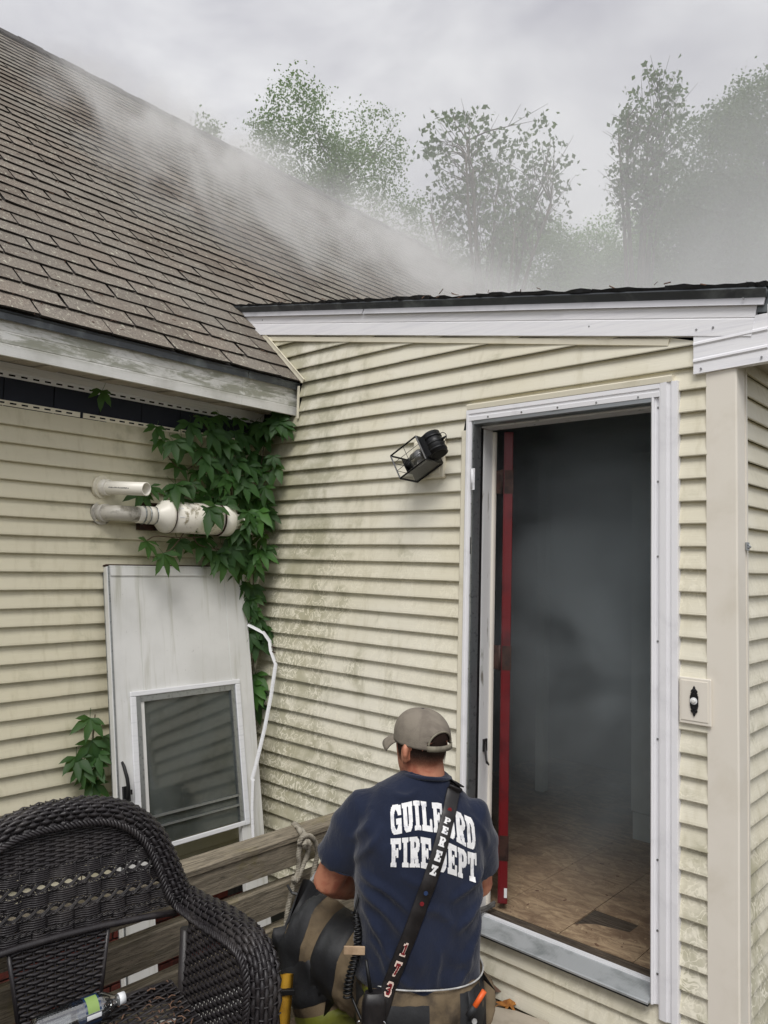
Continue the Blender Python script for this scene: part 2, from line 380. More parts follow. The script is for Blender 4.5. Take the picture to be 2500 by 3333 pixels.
# ------------------------------------------------------------------ ground and deck
g = MB(); g.add([(-300, -300, -.40), (300, -300, -.40), (300, 300, -.40), (-300, 300, -.40)], [(0, 1, 2, 3)])
tag(g.build('ground', M['dirt']), kind='structure')
dk = MB(); dk.box((1.13, -4.6, -.38), (5.2, -.02, -.05)); deck = tag(dk.build('deck', M['dark']), kind='structure')
for i in range(32):
    y1 = -.012 - i * .143
    b = MB(); j = [rnd.uniform(-.003, .003) for _ in range(4)]
    b.box((1.10 + j[0] * 3, y1 - .137, -.044), (5.2, y1, j[1])); b.build('deck_plank', M['deck'], deck, .004)

# ------------------------------------------------------------------ clapboards
EXP = .0762
def clap(parent, base, A, D, z0, xb0, xb1, xt0, xt1, h=EXP, proud=0., name='clapboard', mat='siding', notch=None):
    """one course: bottom edge xb0..xb1 at z0, top edge xt0..xt1 at z0+h, along A, standing off along D"""
    base, A, D = Vector(base), Vector(A), Vector(D); n = max(2, int(max(xb1 - xb0, xt1 - xt0) / .11) + 1)
    if notch: n = max(n, 40)
    vs = []; fs = []; ph = rnd.uniform(0, 50)
    for i in range(n + 1):
        t = i / n; xb = xb0 + (xb1 - xb0) * t; xt = xt0 + (xt1 - xt0) * t
        w = .0028 * noise.noise(Vector((xb * 1.7, ph, z0 * 3))) ; wz = .0016 * noise.noise(Vector((xb * 2.3, ph + 9, z0)))
        zz = z0 + wz + (notch(xb) if notch else 0)
        d0 = .0195 + w + proud
        P = lambda x, d, z: base + A * x + D * d + Vector((0, 0, z))
        vs += [P(xb, .0005, zz + .006), P(xb, d0 - .002, zz), P(xb, d0, zz + .0035), P(xb, d0 - .0015, zz + .012), P(xt, -.0005 + proud, z0 + h + .004)]
        if i:
            a = (i - 1) * 5; b = i * 5
            for k in range(4): fs.append((a + k, b + k, b + k + 1, a + k + 1))
    flip = A.cross(Vector((0, 0, 1))).dot(D) < 0
    if flip: fs = [f[::-1] for f in fs]
    m = MB(); m.add(vs, fs, False)
    return m.build(name, M[mat], parent)

# ------------------------------------------------------------------ main house
house = empty('main_house', (0, -1.5, -.4), 'old house with cream clapboard siding, mossy white fascia and long brown shingle roof', 'house')
w = MB(); w.box((-.22, -4.3, .02), (-.004, 5.9, 2.47)); wallA = w.build('wall', M['dark'], house)
w = MB(); w.box((-.20, -4.3, -.42), (-.012, .0, .02)); found = w.build('foundation', M['mortar'], house)
bm_ = MB(); bm_.box((0, -.1, -.028), (.014, .1, .028)); brick_me = bm_.mesh('brick', M['brick'])
for r in range(6):
    for i in range(11):
        y = -.12 - i * .212 - (.106 if r % 2 else 0)
        place('brick', brick_me, found, Vector((-.012, y, -.36 + r * .067)) - org(house), (0, 0, rnd.uniform(-.01, .01)))
ZA = 1.752
splits = {}
for k in range(-22, 7):
    z0 = ZA + k * EXP
    grp = (k + 24) // 3
    s = splits.setdefault(grp, -1.02 + rnd.uniform(-.16, .16) + .018 * (k - 0))
    # base at x=0, run along +Y, off along +X
    clap(wallA, (0, 0, 0), (0, 1, 0), (1, 0, 0), z0, -4.2, s + .02, -4.2, s + .02)
    clap(wallA, (0, 0, 0), (0, 1, 0), (1, 0, 0), z0, s, -.012, s, -.012, proud=.0014)
# nail hem on top of the last course, with its slots
hz = ZA + 7 * EXP
for (y0, y1) in ((-4.2, -1.035), (-1.02, -.012)):
    m = MB(); m.box((.002, y0, hz + .002), (.006, y1, hz + .024)); hem = m.build('nail_hem', M['jcream'], house)
    m = MB(); y = y0 + .03
    while y < y1 - .04:
        m.box((.0055, y, hz + .010), (.0075, y + .026, hz + .0165)); y += .048
    tag(m.build('nail_slot', M['dark'], hem), kind='stuff')
# bare navy sheathing boards above the last course
y = -4.1
while y < 0:
    m = MB(); m.box((-.003, y + .002, hz - .03), (.0008, min(y + .208, -.004), 2.415)); m.build('sheathing_board', M['felt'], house); y += .2105
# soffit channel, soffit and fascia
m = MB(); m.box((.001, -4.2, 2.405), (.010, -.012, 2.464)); m.box((.010, -4.2, 2.428), (.022, -.012, 2.464)); sj = m.build('soffit_channel', M['white'], house)
m = MB(); y = -4.15
while y < -.06:
    m.box((.0095, y, 2.412), (.0115, y + .026, 2.419)); y += .05
tag(m.build('nail_slot', M['dark'], sj), kind='stuff')
y = -4.2; i = 0
while y < -.05:
    y1 = min(y + .098, -.014); m = MB(); dz = .006 if i % 3 == 0 else 0
    m.prism([(.0, y + .004, 2.470 - dz), (.262, y + .004, 2.446 - dz), (.262, y1, 2.446 - dz), (.0, y1, 2.470 - dz)], (0, 0, .006))
    for q in range(9):
        xx = .03 + q * .025; zz = 2.470 - dz - xx * .0916
        m.box((xx, y + .010, zz - .0022), (xx + .006, y1 - .006, zz + .001))
    m.build('soffit_slat', M['soffit'], house); y += .098; i += 1
def fascia_piece(y0, y1, pr):
    m = MB(); P = [(.262, 2.428), (.2745, 2.4285), (.2755, 2.470), (.2735, 2.4735), (.2755, 2.477), (.2755, 2.517), (.2735, 2.5205), (.2755, 2.524), (.2745, 2.586), (.262, 2.586)]
    n = max(2, int((y1 - y0) / .12)); rings = []
    for i in range(n + 1):
        yy = y0 + (y1 - y0) * i / n; w = .003 * noise.noise(Vector((yy * 1.3, 3.1, 0)))
        rings.append([Vector((x + pr + w, yy, z)) for x, z in P])
    m.loft(rings, True, False); return m.build('fascia_board', M['fascia'], house)
fascia_piece(-4.2, -.352, 0); fascia_piece(-.356, -.004, .0016)
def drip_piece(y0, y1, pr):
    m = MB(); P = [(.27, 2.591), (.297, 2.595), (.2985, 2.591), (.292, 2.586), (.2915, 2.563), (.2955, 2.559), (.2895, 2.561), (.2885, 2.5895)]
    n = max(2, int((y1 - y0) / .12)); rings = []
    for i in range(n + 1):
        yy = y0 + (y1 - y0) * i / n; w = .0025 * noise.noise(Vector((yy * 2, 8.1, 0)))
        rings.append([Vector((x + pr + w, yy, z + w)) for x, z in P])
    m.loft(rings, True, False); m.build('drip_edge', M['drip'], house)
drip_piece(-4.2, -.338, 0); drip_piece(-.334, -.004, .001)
# roof
RX, SL = -3.72, .925
def rz(x): return 2.596 + SL * (.307 - x)
m = MB()
m.prism([(.288, -4.25, rz(.288) - .008), (RX, -4.25, rz(RX) - .008), (RX, -4.25, rz(RX) - .16), (.288, -4.25, rz(.288) - .03)], (0, 10.07, 0))
m.prism([(RX - .002, -4.25, rz(RX) - .01), (-7.7, -4.25, 2.62), (-7.7, -4.25, 2.46), (RX - .002, -4.25, rz(RX) - .16)], (0, 10.07, 0))
roof = m.build('roof', M['shingle_edge'], house)
U = Vector((-1, 0, SL)).normalized(); N = Vector((SL, 0, 1)).normalized(); ang = math.atan(SL)
def tab_mesh(seed, wdt=.2945):
    """a shingle tab: local x along the eave, y up the slope, z off the roof"""
    r = random.Random(seed); m = MB(); nx = 6; vs = []; h = .150
    curl = r.uniform(0, .004)
    for row, (yy, zt) in enumerate(((0, .0125), (.05, .0095), (h, .0015))):
        for i in range(nx + 1):
            x = (i / nx - .5) * wdt; je = r.uniform(-.0035, .0025) if row == 0 else 0
            vs.append((x, yy + je, zt + (curl * abs(i / nx - .5) * 2 if row == 0 else 0) + r.uniform(-.0006, .0006)))
    fs = [(r_ * (nx + 1) + i, r_ * (nx + 1) + i + 1, (r_ + 1) * (nx + 1) + i + 1, (r_ + 1) * (nx + 1) + i) for r_ in range(2) for i in range(nx)]
    k = len(vs); vs += [(x, y + .002, z - .0090) for x, y, z in vs[:nx + 1]]
    fs += [(k + i, k + i + 1, i + 1, i) for i in range(nx)]
    k2 = len(vs); vs += [(vs[0][0], .05, 0), (vs[nx][0], .05, 0)]
    fs += [(0, nx + 1, k2, k), (nx, k + nx, k2 + 1, 2 * nx + 1)]
    m.add(vs, fs); m.edge = 2 * nx; return m
tabs = [tab_mesh(s) for s in range(9)]
def edged(me, n, per):
    me.materials.append(M['shingle_edge']); me.polygons.foreach_set('material_index', [0 if (i % per) < n else 1 for i in range(len(me.polygons))]); return me
NE, NF = tabs[0].edge, len(tabs[0].f)
tab_me = [edged(t.mesh('shingle', M['shingle']), NE, NF) for t in tabs]
BM = Matrix((( 0, U.x, N.x), (1, U.y, N.y), (0, U.z, N.z)))   # columns: eave dir, slope, normal
cells = []
j = 0
while True:
    s = j * .127
    if s > (.307 - RX) * math.sqrt(1 + SL * SL) - .06: break
    y = -1.367 - .305 * 9 - (.1525 if j % 2 else 0)
    base = Vector((.307, 0, 2.596)) + U * s
    while y < 5.75:
        yc = y + .1525 + rnd.uniform(-.004, .004)
        if base.x < -.21 or yc < .14:
            cells.append((base + Vector((0, yc, 0)), j, yc))
        y += .305
    j += 1
def cell_px(q):
    d = q - CAM; z = d.dot(cf)
    if z < .3: return None
    return (1250 + 2486 * d.dot(cr) / z, 1666.5 - 2486 * d.dot(cu) / z, z)
inview = [(c, cell_px(c[0])) for c in cells]
near = sorted([c for c in inview if c[1] and -150 < c[1][0] < 2500 and c[1][1] > -60], key=lambda c: c[1][2])[:300]
nearset = {id(c[0]) for c in near}
rest = MB()
for c in cells:
    p, jj, yc = c; k = rnd.randrange(9); tw = rnd.uniform(-.012, .012); lift = rnd.uniform(0, .002)
    clip = None
    if id(c) in nearset and yc < -.17:
        mt = Matrix.Translation(p + N * lift - org(house)).to_4x4() @ (BM @ Matrix.Rotation(tw, 3, 'Z')).to_4x4()
        o = place('shingle', tab_me[k], roof); o.matrix_local = mt
    else:
        # the far field, and tabs cut off where they meet the addition's wall
        rot = BM @ Matrix.Rotation(tw, 3, 'Z'); vs = []
        for q in tabs[k].v:
            wq = rot @ q + p + N * lift
            if p.x > -.21: wq.y = min(wq.y, -.006)
            vs.append(wq)
        if id(c) in nearset:
            mm = MB(); mm.add(vs, tabs[k].f); edged(mm.build('shingle', M['shingle'], roof).data, NE, NF)
        else: rest.add(vs, tabs[k].f)
sf = tag(rest.build('shingle_field', M['shingle'], roof), kind='stuff'); edged(sf.data, NE, NF)
# dark ridge caps
y = -4.2; i = 0
while y < 5.8:
    m = MB(); y1 = min(y + .2, 5.84); lift = .030 + .006 * (i % 2) + rnd.uniform(0, .003)
    top = Vector((RX, 0, rz(RX) + lift))
    for sgn in (1, -1):
        dn = Vector((.15 * sgn, 0, -.15 * SL * .97)); a = top + Vector((0, y, 0)); b = top + Vector((0, y1 + .02, 0))
        m.add([a, b, b + dn, a + dn, a - Vector((0, 0, .01)), a + dn - Vector((0, 0, .01))], [(0, 1, 2, 3) if sgn < 0 else (3, 2, 1, 0), (0, 3, 5, 4)]); m.obox(a + dn, b - a, Vector((.004 * sgn, 0, 0)), Vector((0, 0, -.016)))
    m.build('ridge_cap', M['shingle_edge'], roof); y += .2; i += 1
# litter on the roof: twigs and seed tufts, pale lichen flakes
m = MB()
for i in range(420):
    c = rnd.choice(near)[0][0] + Vector((0, rnd.uniform(-.15, .15), 0)) + U * rnd.choice((-.006, .004, .06, .1)) + N * .010
    if c.y > -.02: continue
    a = rnd.uniform(0, 6.28); L = rnd.uniform(.006, .03); d = (Vector((0, 1, 0)) * math.cos(a) + U * math.sin(a) * .5) * L
    m.tube([c, c + d * .5 + N * rnd.uniform(0, .006), c + d], rnd.uniform(.0008, .002), 4, False)
tag(m.build('roof_litter', M['deadleaf'], roof), kind='stuff')

# ------------------------------------------------------------------ entry addition
add = empty('entry_addition', (1.2, .05, 0), 'cream clapboard entry addition with open doorway full of smoke and low sloping roof', 'house')
m = MB(); m.box((-.03, .004, .0), (1.405, .11, 2.36)); m.box((2.20, .004, .0), (2.43, .11, 2.36)); m.box((1.405, .004, .0), (2.20, .11, .225)); m.box((1.405, .004, 2.29), (2.20, .11, 2.36))
m.prism([(-.03, .004, 2.3605), (2.43, .004, 2.3605), (2.43, .004, 2.50), (-.03, .004, 2.94)], (0, .106, 0))
wallB = m.build('wall', M['dark'], add)
def xr(z): return -.046 + (2.910 - z) / .1805
def xl(z):
    if z > 2.595: return .332 - (z - 2.593) * 1.118
    return .312 if z > 2.405 else .008
ZB = 1.755
bsplit = {}
def broken(x):
    v = 0
    if .86 < x - 1 < .885: v = .012
    return v + .004 * noise.noise(Vector((x * 9, 2, 2))) 
for k in range(-23, 16):
    z0 = ZB + k * EXP; z1 = z0 + EXP
    args = dict(parent=wallB, base=(0, 0, 0), A=(1, 0, 0), D=(0, -1, 0), z0=z0)
    if k <= -21:
        clap(xb0=.008, xb1=2.374, xt0=.008, xt1=2.374, notch=(lambda x: .010 * max(0, 1 - abs(x - 1.86) / .02) + .003 * noise.noise(Vector((x * 11, 2, 5)))) if k == -22 else None, **args)
    elif k <= 6:
        s = bsplit.setdefault(k // 3, rnd.choice((1.02, 1.18, 1.21, .6, None)) if k > 2 else None)
        l0 = xl(z0 + .01); l1 = xl(z1)
        if s:
            clap(xb0=l0, xb1=s + .02, xt0=l1, xt1=s + .02, **args); clap(xb0=s, xb1=1.366, xt0=s, xt1=1.366, proud=.0014, **args)
        else: clap(xb0=l0, xb1=1.366, xt0=l1, xt1=1.366, **args)
        clap(xb0=2.279, xb1=2.374, xt0=2.279, xt1=2.374, **args)
    else:
        if z0 > 2.88: break
        lim = 2.374 if z0 < 2.34 else 2.336; rb = min(lim, xr(z0)); rt = min(lim, xr(z1)); lb = xl(z0); lt = xl(z1)
        hh = EXP
        if rt <= lt:   # top sliver under the rake
            # height where the two cuts meet
            zz = z0
            while xr(zz) > xl(zz): zz += .001
            hh = zz - z0; rt = lt = xl(zz)
        s = bsplit.setdefault('t%d' % (k // 3), rnd.choice((.98, 1.22, 1.0)))
        if rb - s > .3 and s - lb > .3 and rt - s > .1:
            clap(xb0=lb, xb1=s + .02, xt0=lt, xt1=s + .02, h=hh, **args); clap(xb0=s, xb1=rb, xt0=s, xt1=rt, h=hh, proud=.0014, **args)
        else: clap(xb0=lb, xb1=rb, xt0=lt, xt1=rt, h=hh, **args)
# side wall beyond the corner
m = MB(); m.box((2.33, .112, 0), (2.4385, 3.7, 2.5)); wallC = m.build('side_wall', M['dark'], add)
for k in range(-4, 29):
    z0 = 2.2023 - k * EXP
    if z0 < 0: break
    clap(wallC, (2.440, 0, 0), (0, 1, 0), (1, 0, 0), z0, .07, 3.7, .07, 3.7)
# eave of the addition on that side
m = MB(); m.box((2.44, .05, 2.405), (2.60, 3.7, 2.42)); m.build('soffit', M['soffit'], add)
m = MB(); m.box((2.585, .0, 2.40), (2.60, 3.7, 2.56)); m.build('side_fascia', M['white'], add)
# corner posts
m = MB(); m.box((.003, -.022, .0), (.024, -.003, 2.40)); m.build('inside_corner_trim', M['jcream'], add)
m = MB()
P = [(2.372, .0), (2.372, -.019), (2.4655, -.0215), (2.4705, -.017), (2.4725, .052), (2.462, .055), (2.4625, .064), (2.4725, .066), (2.4715, .084), (2.4415, .086), (2.4415, .0)]
rings = []
for i in range(20):
    z = .0 + 2.352 * i / 19; ww = .0012 * noise.noise(Vector((z * 1.5, 0, 4)))
    rings.append([Vector((x + ww, y + ww, z)) for x, y in P])
m.loft(rings, True, False); m.build('corner_post', M['cream'], add)
# rake: shingle edge, drip edge, fascia boards and channel
RK0, RK1 = Vector((-.21, 0, 3.096)), Vector((2.568, 0, 2.577)); RD = (RK1 - RK0).normalized(); RN = Vector((-RD.z, 0, RD.x))
def rake_sweep(prof, a, b, name, mat, n=24, cut=0, wob=.0015, smooth=False):
    """profile (y, offset along the rake normal); a..b metres along the rake; cut slants the left end"""
    m = MB(); rings = []
    for i in range(n + 1):
        s = a + (b - a) * i / n; ring = []
        ww = wob * noise.noise(Vector((s * 2.1, a, 7)))
        for y, h in prof: ring.append(RK0 + RD * (s + (cut * -h if i == 0 else 0)) + RN * (h + ww) + Vector((0, y + ww, 0)))
        rings.append(ring)
    m.loft(rings, True, smooth); return m.build(name, M[mat], add)
LR = (RK1 - RK0).length
rake_sweep([(-.0365, -.0262), (-.041, -.048), (-.046, -.0515), (-.034, -.051), (-.031, -.0262)], 0, 1.007, 'drip_edge', 'pale_metal', 10, .55)
rake_sweep([(-.0365, -.0262), (-.041, -.048), (-.046, -.0515), (-.034, -.051), (-.031, -.0262)], 1.013, LR, 'drip_edge', 'pale_metal', 20)
rake_sweep([(-.058, .002), (-.0585, -.003), (-.0375, -.0258), (-.030, -.0258), (-.030, -.003)], -.02, LR + .004, 'drip_edge_shade', 'drip', 24, .55)  # slanted top of the drip edge; shade and dirty metal put into its grey
FP = [(-.031, -.046), (-.0305, -.088), (-.0285, -.0915), (-.0305, -.095), (-.031, -.150), (-.010, -.151), (-.008, -.046)]
rake_sweep(FP, .02, 2.115, 'rake_fascia', 'white_vinyl', 20, .72)
rake_sweep([(y - .002, h) for y, h in FP], 2.10, LR - .022, 'rake_fascia', 'white_vinyl', 8)
rake_sweep([(-.020, -.157), (-.0235, -.162), (-.0225, -.181), (-.010, -.182), (-.006, -.156)], .145, 2.53, 'rake_channel', 'jcream', 16)
m = MB()
m.prism([(-.215, -.028, 3.092), (2.60, -.028, 2.566), (2.60, -.028, 2.50), (-.06, -.028, 2.96)], (0, 3.75, 0)); aroof = m.build('roof', M['drip'], add)
s = -.05; i = 0
while s < LR - .02:
    L = rnd.uniform(.22, .34); m = MB(); e1 = min(s + L, LR + .01); n = 8; top = []; bot = []
    th = rnd.uniform(.005, .013) if i > 2 else .006
    for q in range(n + 1):
        ss = s + (e1 - s) * q / n; yj = -.062 + rnd.uniform(-.008, .010); zj = rnd.uniform(-.003, .004)
        top.append((ss, yj, .006 + th + zj)); bot.append((ss, yj + .004, .003))
    W = lambda a: RK0 + RD * a[0] + RN * a[2] + Vector((0, a[1], 0))
    vs = [W(a) for a in bot] + [W(a) for a in top] + [W((a[0], .25, a[2])) for a in top]; k = n + 1
    fs = [(q, q + 1, k + q + 1, k + q) for q in range(n)] + [(k + q, k + q + 1, 2 * k + q + 1, 2 * k + q) for q in range(n)] + [(0, k, 2 * k), (n, 2 * k + n, k + n)]
    m.add(vs, fs); m.build('shingle', M['black'] if i % 3 else M['dark'], aroof); s = e1 + rnd.uniform(-.01, .006); i += 1
m = MB()
for i in range(26):
    s = rnd.uniform(.2, LR - .1); c = RK0 + RD * s + RN * rnd.uniform(.012, .024) + Vector((0, -.06, 0)); d = Vector((rnd.uniform(-.03, .03), -.01, rnd.uniform(-.012, .015)))
    m.tube([c, c + d * .5, c + d], rnd.uniform(.001, .0025), 4, False)
tag(m.build('roof_litter', M['deadleaf'], aroof), kind='stuff')
# eave return box at the right end
m = MB(); P = []
for z, y in ((2.5015, -.029), (2.447, -.0295), (2.443, -.0335), (2.436, -.0345), (2.430, -.0295), (2.389, -.0300), (2.385, -.034), (2.378, -.035), (2.372, -.0300), (2.337, -.0310), (2.336, -.004), (2.5015, -.004)): P.append((y, z))
rings = [[Vector((x, y, z + (.011 * (x - 2.334) / .234 if 2.34 < z < 2.49 else (.0 if z > 2.4 else .008 * (x - 2.334) / .234)))) for y, z in P] for x in (2.334, 2.40, 2.48, 2.568)]
m.loft(rings, True, False); m.box((2.568, -.03, 2.345), (2.574, .25, 2.53)); m.build('eave_return', M['white_vinyl'], add)
m = MB()
for x, y, z in ((2.36, -.0355, 2.352), (2.345, -.0345, 2.488), (2.55, -.0355, 2.36), (1.95, -.0335, 2.575), (2.40, -.0355, 2.485), (.0, -.0325, 2.985), (2.50, -.049, 2.558)): m.tube([(x, y + .003, z), (x, y, z)], .0036, 8)
tag(m.build('nail_head', M['screw'], add), kind='stuff')
# little trims where the house eave meets this wall
m = MB(); m.box((.300, -.024, 2.408), (.3135, -.0185, 2.578)); m.build('end_trim', M['jcream'], add)
m = MB(); a = Vector((.338, -.020, 2.588)); b = Vector((-.005, -.020, 2.899)); d = (b - a).normalized(); nn = Vector((d.z, 0, -d.x))
m.obox(a, b - a, nn * .021, (0, -.007, 0)); m.obox(a + nn * .021, b - a, nn * .003, (0, -.011, 0)); m.build('step_trim', M['jcream'], add)

# doorway -------------------------------------------------------------
def vsweep(prof, z0, z1, name, mat, n=14, wob=.0008, parent=add, topcut=None):
    m = MB(); rings = []
    for i in range(n + 1):
        z = z0 + (z1 - z0) * i / n; ww = wob * noise.noise(Vector((prof[0][0] * 5, z * 2, 3)))
        rings.append([Vector((x + ww, y + ww, (z if (i < n or topcut is None) else topcut(x)))) for x, y in prof])
    m.loft(rings, True, False); return m.build(name, M[mat], parent)
def hsweep(prof, x0, x1, name, mat, n=10, parent=add):
    m = MB(); rings = []
    for i in range(n + 1):
        x = x0 + (x1 - x0) * i / n; ww = .0008 * noise.noise(Vector((x * 2, prof[0][1], 3)))
        rings.append([Vector((x, y + ww, z + ww)) for y, z in prof])
    m.loft(rings, True, False); return m.build(name, M[mat], parent)
vsweep([(1.362, -.002), (1.362, -.0225), (1.3655, -.0245), (1.386, -.0235), (1.3885, -.002)], .19, 2.24, 'door_channel', 'jcream')
hsweep([(-.002, 2.349), (-.031, 2.347), (-.033, 2.343), (-.031, 2.324), (-.002, 2.323)], 1.392, 2.262, 'door_channel', 'jcream')
vsweep([(2.215, -.002), (2.215, -.0275), (2.2205, -.030), (2.2415, -.0315), (2.2435, -.027), (2.2555, -.0245), (2.2575, -.029), (2.2595, -.0315), (2.2785, -.0305), (2.2805, -.027), (2.2815, -.002)], .193, 2.324, 'door_casing', 'white_trim')
vsweep([(1.3885, -.002), (1.3885, -.029), (1.392, -.031), (1.401, -.0305), (1.4025, -.0275), (1.4135, -.027), (1.4155, -.022), (1.4155, -.002)], .195, 2.322, 'door_casing', 'white_trim')
hsweep([(-.002, 2.3225), (-.0305, 2.322), (-.031, 2.306), (-.027, 2.304), (-.0268, 2.295), (-.030, 2.293), (-.0292, 2.2765), (-.002, 2.276)], 1.390, 2.2165, 'door_casing', 'white_trim')
# storm-door tracks screwed inside the casing
vsweep([(2.1875, .02), (2.187, -.029), (2.192, -.034), (2.1965, -.029), (2.198, -.0215), (2.2035, -.021), (2.204, -.017), (2.2148, -.0165), (2.2148, .02)], .232, 2.275, 'door_track', 'white_trim')
vsweep([(1.4158, .0), (1.4158, -.021), (1.4225, -.022), (1.424, -.029), (1.4285, -.0295), (1.430, -.022), (1.4318, .020), (1.4158, .020)], .25, 2.268, 'door_track', 'grey_metal')
hsweep([(-.026, 2.2758), (-.026, 2.2615), (-.020, 2.2585), (.018, 2.2565), (.018, 2.2758)], 1.418, 2.19, 'door_track', 'grey_metal')
vsweep([(1.404, .021), (1.4325, .021), (1.4325, .0365), (1.404, .0365)], .25, 2.262, 'weather_strip', 'rubber')
vsweep([(1.404, .0372), (1.4335, .0372), (1.4345, .045), (1.4345, .1035), (1.404, .1035)], .25, 2.250, 'door_jamb', 'white_wood')
vsweep([(2.1905, .0205), (2.22, .0205), (2.22, .1035), (2.1905, .1035)], .25, 2.250, 'door_jamb', 'white_wood')
hsweep([(.0215, 2.2895), (.0215, 2.2515), (.1035, 2.2515), (.1035, 2.2895)], 1.404, 2.20, 'door_jamb', 'white_wood')
vsweep([(1.404, .104), (1.444, .104), (1.446, .109), (1.446, .119), (1.404, .119)], .26, 2.245, 'door_stop', 'cream')
m = MB()
for z in (2.24, 1.98, 1.72, 1.43, 1.1, .7, .47, .33):
    m.tube([(2.2075, -.0165, z), (2.2075, -.0195, z)], .0038, 8)
for x in (1.5, 1.66, 1.82, 1.98, 2.14):
    m.tube([(x, -.0290, 2.284 + rnd.uniform(-.002, .002)), (x, -.0318, 2.284)], .0038, 8)
for z in (2.15, 1.93, 1.55, 1.25, .95, .6):
    m.tube([(1.4195, -.021, z), (1.4195, -.0245, z)], .0034, 8)
tag(m.build('screw_head', M['screw'], add), kind='stuff')
# broken storm hinge plate and latch strap on the left jamb
m = MB(); m.box((1.424, -.034, 1.985), (1.440, -.0305, 2.075)); m.tube([(1.427, -.034, 1.99), (1.427, -.034, 2.07)], .004, 8); m.build('hinge_plate', M['white'], add)
m = MB(); m.box((1.4165, -.0245, 1.72), (1.4215, -.0222, 1.79)); m.build('track_slot', M['dark'], add)
m = MB(); m.box((1.4345, .062, .905), (1.441, .088, .955)); m.tube([(1.438, .075, .94), (1.455, .055, .91), (1.475, .035, .875), (1.49, .03, .868)], [.012, .014, .013, .006], 8, flat=.35); m.build('latch_strap', M['leather'], add)
# red door swung inwards, hinge edge towards us
door_o = Vector((1.5005, .130, 0)); dd = Vector((-.55, .835, 0)).normalized(); dn = Vector((dd.y, -dd.x, 0))
m = MB(); W2 = .0175
m.obox(door_o - dn * W2 + Vector((0, 0, .292)), dd * .75, dn * W2 * 2, (0, 0, 1.952)); door = m.build('door', M['red'], add, .003)
m = MB(); m.obox(door_o - dn * (W2 + .004) + dd * .006 + Vector((0, 0, .2905)), dd * .02, dn * .004, (0, 0, 1.953)); m.build('door_bead', M['red'], door)
for zz in (2.03, 1.29, .515):
    m = MB(); m.obox(door_o - dn * .018 - dd * .0022 + Vector((0, 0, zz - .05)), dd * .002, dn * .038, (0, 0, .10))
    m.obox(Vector((1.440, .1195, zz - .05)), (.038, -.001, 0), (0, -.002, 0), (0, 0, .10))
    m.tube([(1.4765, .116, zz - .052), (1.4765, .116, zz + .052)], .0058, 10)
    for q in range(3):
        for s_ in (-.009, .009):
            c = door_o - dd * .0024 + dn * s_ + Vector((0, 0, zz - .032 + q * .032)); m.tube([c, c - dd * .0012], .003, 6)
    m.build('hinge', M['rust'], door)
m = MB(); m.obox(door_o + dn * .004 - dd * .0028 + Vector((0, 0, .318)), dd * .001, dn * .012, (0, 0, .038)); m.build('paint_chip', M['white_wood'], door)
# threshold
m = MB(); P = [(-.047, .236), (-.0475, .2405), (-.042, .2435), (.055, .2545), (.055, .236)]
rings = []
prof = [(-.049, .234), (-.0495, .2405), (-.044, .2437)]
for i in range(12):
    y = -.040 + i * .0075; z = .2440 + i * .00085; prof += [(y, z), (y + .004, z + .0016)]
prof += [(.054, .2545), (.054, .234)]
m.loft([[Vector((x, y, z)) for y, z in prof] for x in (1.433, 1.62, 1.81, 2.0, 2.1865)], True, False); m.build('threshold', M['sill_metal'], add)
m = MB(); m.box((1.434, -.045, .2265), (2.186, -.03, .2335)); m.build('threshold_gasket', M['rubber'], add)
m = MB(); m.box((1.434, .0545, .250), (2.19, .071, .2625)); m.build('threshold_strip', M['white'], add)
m = MB(); m.box((1.434, .0715, .24), (2.19, .128, .2595)); m.build('threshold_board', M['sill_wood'], add)
# the smoke-filled room
m = MB(); m.box((.28, .128, .20), (2.42, 2.56, .2545)); rfloor = m.build('room_floor', M['sill_wood'], add)
for i in range(7):
    for jy in range(9):
        x0 = 1.4605 - .3 * 4 + i * .3; y0 = .1295 + jy * .3
        x1 = min(x0 + .297, 2.415); y1 = min(y0 + .297, 2.55)
        if y1 - y0 < .05: continue
        mm = MB(); zt = .2615 + rnd.uniform(-.0005, .0008)
        if (i, jy) == (5, 0):      # a torn tile: its far corner is gone
            poly = [(x0, y0), (x1, y0), (x1, y1), (1.952, y1), (1.95, .335), (1.88, .318), (1.83, .306), (1.79, .275), (x0, .24)]
        else: poly = [(x0, y0), (x1, y0), (x1, y1), (x0, y1)]
        mm.prism([(x, y, .255) for x, y in poly], (0, 0, zt - .255)); mm.build('floor_tile', M['floor'], rfloor)
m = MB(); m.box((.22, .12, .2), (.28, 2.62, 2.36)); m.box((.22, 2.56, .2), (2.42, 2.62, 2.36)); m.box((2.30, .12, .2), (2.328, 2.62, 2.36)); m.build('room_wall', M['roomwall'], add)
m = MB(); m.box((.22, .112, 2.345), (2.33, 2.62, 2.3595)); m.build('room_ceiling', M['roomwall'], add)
m = MB(); m.box((1.50, 1.34, .40), (2.26, 1.395, 2.30)); m.build('room_panel', M['roompanel'], add, .004)
m = MB(); m.box((1.515, 1.33, .2625), (1.62, 1.41, .398)); m.tube([(1.585, 1.329, .34), (1.585, 1.326, .34)], .012, 10); m.build('panel_block', M['roompanel'], add, .012)
m = MB(); m.box((.775, 1.58, .30), (.835, 1.64, 2.34)); m.build('room_post', M['roompanel'], add, .003)
m = MB()
for i in range(80):
    x = rnd.uniform(1.45, 2.15); y = rnd.uniform(.14, 1.4); a = rnd.uniform(0, 6); L = .002 + .02 * rnd.random() ** 3
    m.obox((x, y, .2625), (L * math.cos(a), L * math.sin(a), 0), (-L * .4 * math.sin(a), L * .4 * math.cos(a), 0), (0, 0, rnd.uniform(.001, .004)))
